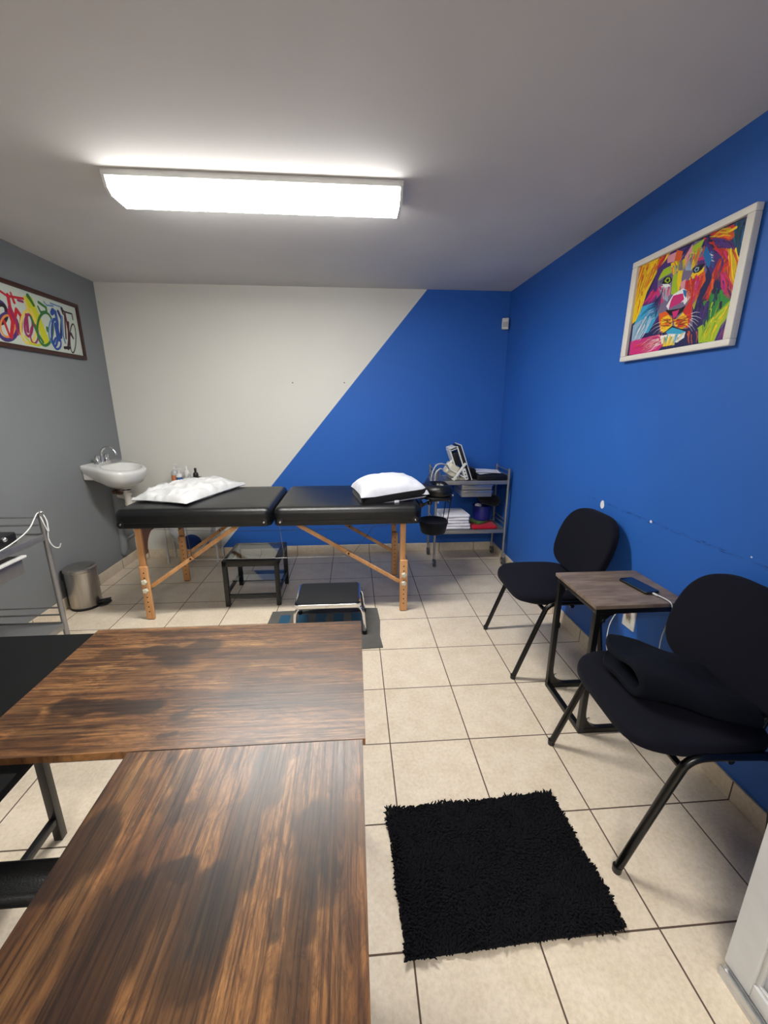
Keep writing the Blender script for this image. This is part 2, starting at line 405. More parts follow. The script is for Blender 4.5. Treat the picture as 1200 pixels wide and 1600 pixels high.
# flat printed picture: a fine grid whose points carry the printer's ink colours
def paint(asp, ny, items, bg, flip=False):
    nx = int(ny*asp); U, V = np.meshgrid(np.linspace(0, asp, nx), np.linspace(0, 1, ny))
    img = np.zeros((ny, nx, 3)); img[:] = np.array(bg)/255.0
    rnd = random.Random(4)
    def stroke(c, w0, w1, pts):
        pts = np.array(pts, float); n = len(pts)-1
        if n < 1: return
        lo = pts.min(0)-max(w0, w1); hi = pts.max(0)+max(w0, w1)
        i0, i1 = max(0, int(lo[1]*ny)-1), min(ny, int(hi[1]*ny)+2); j0, j1 = max(0, int(lo[0]*ny)-1), min(nx, int(hi[0]*ny)+2)
        if i0 >= i1 or j0 >= j1: return
        u, v = U[i0:i1, j0:j1], V[i0:i1, j0:j1]; m = np.zeros(u.shape)
        for k in range(n):
            a, b = pts[k], pts[k+1]; d = b-a; L = d@d+1e-9
            t = np.clip(((u-a[0])*d[0]+(v-a[1])*d[1])/L, 0, 1); dist = np.hypot(u-a[0]-t*d[0], v-a[1]-t*d[1])
            tt = (k+t)/n; w = (w0+(w1-w0)*tt)/2
            m = np.maximum(m, np.clip((w-dist)*ny+0.5, 0, 1))
        img[i0:i1, j0:j1] = img[i0:i1, j0:j1]*(1-m[..., None])+np.array(c)/255.0*m[..., None]
    for it in items:
        if it[0] == 'p':
            pts = np.array(it[2]); inside = np.zeros(U.shape, bool); n = len(pts)
            for k in range(n):
                (xa, ya), (xb, yb) = pts[k], pts[(k+1) % n]
                if ya == yb: continue
                cnd = ((ya > V) != (yb > V)) & (U < (xb-xa)*(V-ya)/(yb-ya)+xa); inside ^= cnd
            img[inside] = np.array(it[1])/255.0
        elif it[0] == 's': stroke(it[1], it[2], it[3], it[4])
        else:
            _, cs, n, w, (a0, a1, b0, b1) = it; a0, a1, b0, b1 = map(np.array, (a0, a1, b0, b1)); order = list(range(n)); rnd.shuffle(order)
            for k in order:
                t = (k+rnd.uniform(-.4, .4))/max(1, n-1); A = a0+(a1-a0)*t; Bq = b0+(b1-b0)*t; s0 = rnd.uniform(-.1, .35); s1 = rnd.uniform(.7, 1.15)
                p, q = A+(Bq-A)*s0, A+(Bq-A)*s1; mid = (p+q)/2+np.array([-(q-p)[1], (q-p)[0]])*rnd.uniform(-.15, .15)
                c = np.array(cs[rnd.randrange(len(cs))])*rnd.uniform(.8, 1.1)
                stroke(np.clip(c, 0, 255), w*rnd.uniform(.9, 1.5), w*.15, [p, mid, q])
    return np.where(img <= 0.04045, img/12.92, ((img+0.055)/1.055)**2.4), nx

def picture_mesh(name, img, nx, ny, P, parent, mat='print'):
    # P(u, v) -> world point, u and v in 0..1
    vs = [P(j/(nx-1), i/(ny-1)) for i in range(ny) for j in range(nx)]
    fs = [(i*nx+j, i*nx+j+1, (i+1)*nx+j+1, (i+1)*nx+j) for i in range(ny-1) for j in range(nx-1)]
    b = B(); b.add(vs, fs); o = obj(name, b, mat, parent, 0, recalc=False)
    ca = o.data.color_attributes.new('paint', 'FLOAT_COLOR', 'POINT')
    c = np.ones((ny*nx, 4), np.float32); c[:, :3] = img.reshape(-1, 3); ca.data.foreach_set('color', c.ravel()); return o

# ------------------------------------------------------------------ the room
b = B(); b.box(XL-0.1, XR+0.1, YF-0.1, YB+0.1, -0.1, 0); struct('floor', b, 'floor')
b = B(); b.box(XL-0.1, XR+0.1, YF-0.1, YB+0.1, H, H+0.1); struct('ceiling', b, 'ceil')
b = B(); b.box(XL-0.1, XL, YF-0.1, YB+0.1, 0, H); struct('wall_left', b, 'grey')
b = B(); b.box(XR, XR+0.1, YF-0.1, YB+0.1, 0, H); struct('wall_right', b, 'blue')
b = B(); b.box(XL, XR, YB, YB+0.1, 0, H); struct('wall_back', b, 'back')
b = B(); b.box(XL, XR, YF-0.1, YF, 0, H); struct('wall_front', b, 'whitewall')
b = B(); b.box(XL, XR, YB-0.009, YB, 0, BH, 0.002); struct('baseboard_back', b, 'base')
b = B(); b.box(XL, XL+0.009, YF, YB-0.009, 0, BH, 0.002); struct('baseboard_left', b, 'base')
b = B(); b.box(XR-0.009, XR, YF, YB-0.009, 0, BH, 0.002); struct('baseboard_right', b, 'base')

# white aluminium door leaf with its floor track, right foreground
DX = 0.78
b = B(); b.box(DX, DX+0.04, -2.535, -2.468, 0.03, 2.08, 0.003); d1 = struct('door_1', b, 'alu'); d1.data.name = 'door_1'
b = B(); b.box(DX, DX+0.04, -3.42, -3.355, 0.03, 2.08, 0.003); obj('stile', b, 'alu', d1)
for z0, z1 in ((0.03, 0.075), (2.01, 2.08)): b = B(); b.box(DX, DX+0.04, -3.355, -2.535, z0, z1, 0.003); obj('rail', b, 'alu', d1)
b = B(); b.box(DX+0.006, DX+0.014, -3.355, -2.535, 0.075, 0.083, 0.001); b.box(DX+0.006, DX+0.014, -2.545, -2.535, 0.083, 2.01, 0.001); obj('glazing_bead', b, 'alu', d1)
b = B(); b.box(DX+0.018, DX+0.024, -3.355, -2.535, 0.075, 2.01)
for k in range(9): b.box(DX+0.010, DX+0.018, -2.60-k*0.085, -2.565-k*0.085, 0.085, 2.0, 0.003)
obj('panel', b, 'frost', d1)
b = B(); b.box(DX-0.018, DX+0.055, -3.6, -2.474, 0, 0.012, 0.002)
for dx in (-0.014, 0.0, 0.042): b.box(DX+dx-0.002, DX+dx+0.002, -3.6, -2.474, 0.012, 0.028, 0.0008)
struct('trim_1', b, 'alusill')

# boxed-in drain chase low on the left wall, painted over
b = B(); b.tube([(XL+0.012, 0.40, 0.70), (XL+0.012, 0.40, 0.40), (XL+0.012, 0.385, 0.14)], [0.035, 0.036, 0.030], 16)
b.tube([(XL+0.012, 0.38, 0.235), (XL+0.012, 0.50, 0.235), (XL+0.012, 0.595, 0.24)], 0.014, 10); b.ball((XL+0.012, 0.385, 0.13), 0.033, 12, 8, (0.7, 1, 0.9))
struct('trim_2', b, 'grey', smooth=40)

# ------------------------------------------------------------------ ceiling lights
def ceiling_light(x0, x1, yc, label, lampmat):
    t = thing('ceiling_light', label, 'ceiling light', ((x0+x1)/2, yc, H-0.09))
    sec = lambda s, dz=0.0: [(yc-0.100*s, H-0.023), (yc-0.100*s, H-0.026), (yc-0.086*s, H-0.060-dz), (yc-0.060*s, H-0.078-dz), (yc+0.060*s, H-0.078-dz), (yc+0.086*s, H-0.060-dz), (yc+0.100*s, H-0.026), (yc+0.100*s, H-0.023)]
    b = B(); b.box(x0, x1, yc-0.106, yc+0.106, H-0.024, H, 0.003); obj('housing', b, 'whiteplastic', t)
    b = B(); b.prism(sec(1), 0, x0+0.014, x1-0.014); df = obj('diffuser', b, [lampmat, 'lampside'], t, 50)
    for p_ in df.data.polygons: p_.material_index = 0 if p_.normal.z < -0.9 else 1
    for a, c in ((x0+0.002, x0+0.014), (x1-0.014, x1-0.002)):
        b = B(); b.prism(sec(1.03, 0.002), 0, a, c); obj('end_cap', b, 'whiteplastic', t, 0)
    return t
ceiling_light(-1.135, 0.098, -0.985, 'long lit white wraparound fluorescent light on the grey ceiling', 'lamp')
ceiling_light(-1.0, 0.235, -4.05, 'twin wraparound ceiling light behind the viewer, outside the photo', 'lamp2')

# ------------------------------------------------------------------ pictures
LION=[('p',(35,35,85),[(-0.011,-0.011),(1.392,0.011),(1.415,1.005),(0.011,0.995)]),('p',(240,200,20),[(-0.011,-0.011),(0.326,-0.003),(0.307,0.147),(0.192,0.316),(0.111,0.583),(0.003,0.631)]),('p',(75,45,120),[(0.326,-0.003),(0.72,0.02),(0.52,0.137),(0.392,0.266),(0.386,0.472),(0.486,0.652),(0.317,0.749),(0.145,0.459),(0.234,0.326),(0.313,0.173)]),('p',(60,165,205),[(0.145,0.459),(0.383,0.459),(0.454,0.597),(0.323,0.776),(0.088,0.753),(0.041,0.651)]),('p',(150,180,205),[(0.029,0.649),(0.199,0.6),(0.268,0.716),(0.178,0.861),(0.039,0.828)]),('p',(205,45,120),[(0.027,0.827),(0.526,0.82),(0.596,0.954),(0.498,1.011),(0.032,0.987)]),('p',(25,70,90),[(1.235,0.007),(1.388,0.018),(1.381,0.31),(1.271,0.199)]),('p',(205,45,45),[(0.978,0.002),(1.25,0.017),(1.255,0.137),(1.102,0.075)]),('p',(75,45,120),[(0.925,0.015),(1.242,0.132),(1.33,0.247),(1.219,0.339),(1.1,0.386),(0.978,0.227)]),('p',(30,110,175),[(0.862,0.108),(0.975,0.103),(1.062,0.232),(1.054,0.312),(0.895,0.181)]),('p',(225,95,35),[(1.187,0.211),(1.386,0.33),(1.407,0.604),(1.325,0.565),(1.18,0.387)]),('p',(240,200,20),[(1.244,0.239),(1.374,0.327),(1.412,0.625),(1.397,0.66),(1.314,0.522),(1.335,0.411)]),('p',(50,140,60),[(1.057,0.606),(1.33,0.586),(1.4,0.72),(1.361,0.915),(1.277,0.997),(1.146,0.968)]),('p',(75,45,120),[(1.311,0.814),(1.403,0.78),(1.415,1.005),(1.277,0.997)]),('p',(165,195,40),[(1.043,0.842),(1.198,0.783),(1.351,0.67),(1.4,0.72),(1.321,0.857),(1.277,0.997),(1.093,0.988)]),('h',[(240,200,20),(225,95,35),(240,200,20),(240,200,20),(225,95,35)],44,0.0172,[(0.02,0.03),(0.335,0.036),(-0.013,0.426),(0.149,0.306)]),('h',[(225,95,35),(240,200,20),(205,45,45),(240,200,20)],27,0.014,[(0.289,-0.002),(0.484,-0.012),(0.21,0.145),(0.368,0.093)]),('h',[(240,200,20),(225,95,35),(240,200,20)],27,0.0156,[(0.067,0.312),(0.142,0.278),(-0.001,0.617),(0.136,0.509)]),('h',[(205,45,120),(205,45,120),(205,45,45),(75,45,120)],20,0.0156,[(0.276,0.336),(0.41,0.343),(0.141,0.445),(0.287,0.463)]),('h',[(30,110,175),(60,165,205),(30,110,175),(150,180,205)],37,0.014,[(0.366,0.468),(0.454,0.597),(0.143,0.537),(0.219,0.681)]),('h',[(150,180,205),(150,180,205),(60,165,205),(235,235,235)],27,0.0156,[(0.199,0.6),(0.346,0.627),(0.059,0.817),(0.216,0.839)]),('h',[(205,45,120),(225,150,160),(205,45,120),(205,45,45)],37,0.014,[(0.526,0.82),(0.605,0.918),(0.056,0.9),(0.32,1.011)]),('h',[(235,235,235),(225,150,160)],10,0.0055,[(0.516,0.856),(0.57,0.925),(0.189,0.902),(0.396,0.993)]),('h',[(25,70,90),(25,70,90),(30,110,175),(35,35,85)],40,0.0172,[(1.264,0.027),(1.373,0.049),(1.297,0.208),(1.408,0.281)]),('h',[(205,45,45),(225,95,35),(225,95,35),(240,200,20)],30,0.0172,[(1.256,0.043),(1.255,0.137),(1.01,0.023),(1.078,0.082)]),('h',[(75,45,120),(75,45,120),(40,30,70),(205,45,45)],44,0.0187,[(0.946,0.042),(1.076,0.076),(1.222,0.251),(1.31,0.212)]),('h',[(205,45,120),(205,45,45),(205,45,45),(225,95,35)],37,0.0156,[(1.086,0.169),(1.239,0.218),(1.338,0.373),(1.379,0.347)]),('h',[(225,95,35),(205,45,45),(205,45,45),(75,45,120)],44,0.0156,[(1.162,0.262),(1.273,0.354),(1.1,0.386),(1.288,0.516)]),('h',[(240,200,20),(240,200,20),(240,200,20),(225,95,35)],40,0.0156,[(1.244,0.239),(1.318,0.243),(1.387,0.619),(1.392,0.446)]),('h',[(225,95,35),(225,95,35),(205,45,45),(205,45,45)],34,0.0156,[(1.169,0.344),(1.105,0.408),(1.036,0.58),(1.136,0.644)]),('h',[(205,45,120),(205,45,45),(205,45,120),(75,45,120)],27,0.014,[(1.213,0.416),(1.28,0.435),(1.282,0.594),(1.395,0.65)]),('h',[(50,140,60),(50,140,60),(40,30,70),(25,70,90)],30,0.0203,[(1.132,0.518),(1.269,0.591),(1.111,0.767),(1.267,0.848)]),('h',[(50,140,60),(50,140,60),(165,195,40),(25,70,90)],30,0.0172,[(1.244,0.647),(1.112,0.66),(1.157,0.839),(1.14,0.945)]),('h',[(165,195,40),(165,195,40),(240,200,20),(165,195,40),(240,200,20)],47,0.0156,[(1.351,0.67),(1.408,0.702),(1.144,0.902),(1.332,0.848)]),('h',[(165,195,40),(165,195,40),(240,200,20)],34,0.0172,[(1.174,0.8),(1.281,0.798),(1.104,0.973),(1.247,0.982)]),('h',[(205,45,120),(75,45,120),(120,110,140),(205,45,120)],20,0.0172,[(1.395,0.799),(1.374,0.815),(1.393,0.992),(1.302,0.989)]),('h',[(75,45,120),(35,35,85)],27,0.0156,[(0.981,0.589),(1.136,0.644),(1.037,0.819),(1.122,0.812)]),('h',[(60,165,205),(30,110,175),(235,235,235)],17,0.0062,[(1.016,0.157),(1.078,0.298),(1.077,0.186),(1.112,0.328)]),('p',(120,110,140),[(0.52,0.137),(0.732,0.067),(0.808,0.006),(0.928,0.026),(0.894,0.118),(0.978,0.227),(1.03,0.325),(0.983,0.482),(0.929,0.622),(0.975,0.809),(0.857,0.835),(0.545,0.823),(0.466,0.649),(0.379,0.446),(0.352,0.256),(0.393,0.195)]),('p',(205,45,120),[(0.351,0.329),(0.417,0.297),(0.499,0.484),(0.432,0.506)]),('p',(150,180,205),[(0.424,0.323),(0.569,0.335),(0.556,0.497),(0.471,0.442)]),('p',(225,150,160),[(0.468,0.357),(0.573,0.354),(0.578,0.442),(0.503,0.425)]),('p',(165,195,40),[(0.349,0.243),(0.418,0.225),(0.572,0.209),(0.52,0.137),(0.416,0.142),(0.373,0.189)]),('p',(225,150,160),[(0.44,0.02),(0.593,0.023),(0.599,0.114),(0.458,0.095)]),('p',(225,95,35),[(0.572,0.005),(0.663,0.045),(0.658,0.154),(0.623,0.212),(0.563,0.104)]),('p',(240,200,20),[(0.514,0.112),(0.599,0.114),(0.641,0.216),(0.581,0.246),(0.541,0.189)]),('p',(165,195,40),[(0.581,0.246),(0.676,0.226),(0.722,0.351),(0.682,0.455),(0.593,0.434),(0.581,0.315)]),('p',(240,200,20),[(0.641,0.216),(0.71,0.236),(0.711,0.371),(0.7,0.459),(0.653,0.333)]),('p',(75,45,120),[(0.652,0.13),(0.726,0.043),(0.81,0.017),(0.709,0.103),(0.698,0.188)]),('p',(225,150,160),[(0.709,0.103),(0.781,0.018),(0.811,0.081),(0.76,0.184),(0.716,0.193)]),('p',(165,195,40),[(0.786,0.041),(0.927,0.02),(0.891,0.107),(0.852,0.126),(0.821,0.18)]),('p',(240,200,20),[(0.784,0.094),(0.865,0.12),(0.864,0.236),(0.827,0.269),(0.783,0.213)]),('p',(225,95,35),[(0.82,0.116),(0.871,0.142),(0.856,0.202),(0.823,0.16)]),('p',(150,180,205),[(0.727,0.174),(0.815,0.157),(0.827,0.269),(0.744,0.245)]),('p',(205,45,120),[(0.879,0.177),(0.951,0.178),(1.001,0.265),(0.908,0.233)]),('p',(75,45,120),[(0.885,0.2),(0.975,0.216),(0.996,0.274),(0.893,0.234)]),('p',(240,200,20),[(0.849,0.296),(0.992,0.283),(0.99,0.335),(0.893,0.351),(0.817,0.353)]),('p',(205,45,45),[(0.77,0.352),(0.863,0.355),(0.916,0.509),(0.929,0.622),(0.861,0.53),(0.791,0.435)]),('p',(225,95,35),[(0.866,0.366),(1.0,0.317),(1.037,0.411),(0.974,0.501),(0.949,0.582),(0.901,0.506)]),('p',(225,150,160),[(0.705,0.347),(0.773,0.331),(0.774,0.431),(0.729,0.443)]),('p',(150,180,205),[(0.901,0.386),(0.945,0.387),(0.947,0.452),(0.921,0.467)]),('p',(165,195,40),[(0.926,0.611),(0.976,0.513),(0.972,0.555),(0.954,0.66)]),('p',(235,235,235),[(0.629,0.443),(0.754,0.415),(0.863,0.475),(0.877,0.533),(0.798,0.595),(0.596,0.588),(0.549,0.543)]),('p',(30,110,175),[(0.757,0.427),(0.827,0.455),(0.819,0.52),(0.777,0.477)]),('p',(205,45,120),[(0.632,0.455),(0.766,0.463),(0.797,0.527),(0.727,0.568),(0.593,0.576),(0.608,0.496)]),('p',(120,110,140),[(0.593,0.576),(0.786,0.547),(0.832,0.602),(0.739,0.617),(0.617,0.605)]),('p',(15,15,25),[(0.549,0.579),(0.632,0.596),(0.769,0.606),(0.837,0.592),(0.81,0.643),(0.736,0.675),(0.701,0.739),(0.665,0.661),(0.588,0.629)]),('p',(205,45,120),[(0.655,0.618),(0.754,0.615),(0.735,0.669),(0.692,0.702)]),('p',(225,95,35),[(0.454,0.597),(0.562,0.594),(0.672,0.686),(0.684,0.736),(0.58,0.816),(0.52,0.794),(0.472,0.674)]),('p',(240,200,20),[(0.505,0.656),(0.608,0.639),(0.678,0.711),(0.69,0.761),(0.58,0.816),(0.514,0.768)]),('p',(205,45,45),[(0.81,0.643),(0.88,0.545),(0.929,0.622),(0.942,0.736),(0.917,0.822),(0.808,0.769)]),('p',(240,200,20),[(0.707,0.728),(0.813,0.655),(0.894,0.727),(0.911,0.798),(0.837,0.82),(0.725,0.767)]),('h',[(225,95,35),(240,200,20),(225,95,35)],17,0.0109,[(0.654,0.683),(0.672,0.758),(0.482,0.639),(0.517,0.781)]),('h',[(205,45,45),(225,95,35),(240,200,20)],20,0.0109,[(0.71,0.705),(0.746,0.782),(0.93,0.689),(0.917,0.822)]),('h',[(225,95,35),(15,15,25),(240,200,20)],6,0.0055,[(0.657,0.695),(0.672,0.758),(0.505,0.656),(0.524,0.733)]),('h',[(225,95,35),(15,15,25)],6,0.0055,[(0.745,0.711),(0.777,0.775),(0.888,0.703),(0.905,0.774)]),('s',(15,15,25),0.012,0.02,[(0.529,0.833),(0.614,0.809),(0.692,0.771),(0.786,0.812),(0.898,0.841)]),('p',(60,165,205),[(0.614,0.809),(0.694,0.779),(0.822,0.824),(0.893,0.852),(0.872,0.895),(0.666,0.877)]),('p',(235,235,235),[(0.533,0.845),(0.657,0.839),(0.866,0.871),(0.893,0.852),(0.891,0.909),(0.802,0.944),(0.57,0.925)]),('p',(240,200,20),[(0.593,0.867),(0.735,0.875),(0.773,0.964),(0.597,0.96)]),('h',[(235,235,235),(240,200,20),(240,200,20),(60,165,205)],23,0.0109,[(0.571,0.851),(0.866,0.871),(0.578,0.958),(0.806,0.962)]),('h',[(225,95,35),(75,45,120),(35,35,85)],17,0.0156,[(0.925,0.857),(1.049,0.865),(0.955,0.976),(1.077,0.981)]),('h',[(120,110,140),(225,95,35),(165,195,40),(240,200,20),(225,150,160)],44,0.0109,[(0.52,0.137),(0.945,0.093),(0.581,0.246),(0.896,0.245)]),('h',[(150,180,205),(225,150,160),(120,110,140),(205,45,120)],27,0.0094,[(0.384,0.313),(0.553,0.343),(0.445,0.485),(0.565,0.463)]),('h',[(205,45,45),(225,95,35),(205,45,45),(205,45,120)],34,0.0109,[(0.801,0.349),(0.996,0.358),(0.853,0.561),(0.955,0.606)]),('h',[(75,45,120),(40,30,70)],23,0.0125,[(0.429,0.42),(0.449,0.353),(0.294,0.49),(0.427,0.641)]),('p',(15,15,25),[(0.414,0.284),(0.457,0.236),(0.547,0.248),(0.575,0.29),(0.549,0.324),(0.474,0.305)]),('p',(165,195,40),[(0.456,0.271),(0.485,0.243),(0.536,0.257),(0.55,0.295),(0.509,0.306)]),('p',(15,15,25),[(0.48,0.271),(0.497,0.256),(0.526,0.266),(0.527,0.292),(0.502,0.291)]),('s',(235,235,235),0.008,0.004,[(0.422,0.316),(0.497,0.329),(0.564,0.316)]),('p',(235,235,235),[(0.426,0.293),(0.529,0.316),(0.562,0.345),(0.483,0.343)]),('p',(15,15,25),[(0.843,0.273),(0.875,0.25),(0.986,0.261),(0.967,0.297),(0.927,0.313),(0.867,0.307)]),('p',(150,180,205),[(0.862,0.276),(0.884,0.255),(0.923,0.266),(0.923,0.296),(0.888,0.302)]),('p',(15,15,25),[(0.877,0.277),(0.895,0.266),(0.915,0.276),(0.908,0.293),(0.89,0.293)]),('s',(15,15,25),0.012,0.006,[(0.841,0.262),(0.896,0.245),(1.0,0.26)]),('s',(15,15,25),0.012,0.005,[(0.392,0.266),(0.465,0.232),(0.554,0.238)]),('s',(235,235,235),0.006,0.002,[(0.495,0.691),(0.422,0.699),(0.352,0.729)]),('s',(235,235,235),0.006,0.002,[(0.504,0.729),(0.427,0.738),(0.351,0.768)]),('s',(235,235,235),0.006,0.002,[(0.53,0.758),(0.467,0.769),(0.408,0.802)]),('s',(235,235,235),0.006,0.002,[(0.555,0.787),(0.519,0.79),(0.488,0.814)]),('s',(235,235,235),0.006,0.002,[(0.93,0.689),(0.982,0.685),(1.037,0.699)]),('s',(235,235,235),0.006,0.002,[(0.936,0.712),(1.0,0.727),(1.066,0.759)]),('s',(235,235,235),0.006,0.002,[(0.929,0.745),(0.981,0.773),(1.037,0.819)]),('s',(235,235,235),0.006,0.002,[(0.942,0.736),(0.991,0.753),(1.044,0.787)]),('s',(235,235,235),0.006,0.002,[(0.921,0.777),(0.968,0.81),(1.018,0.86)]),('s',(235,235,235),0.006,0.002,[(0.911,0.798),(0.948,0.823),(0.989,0.867)])]
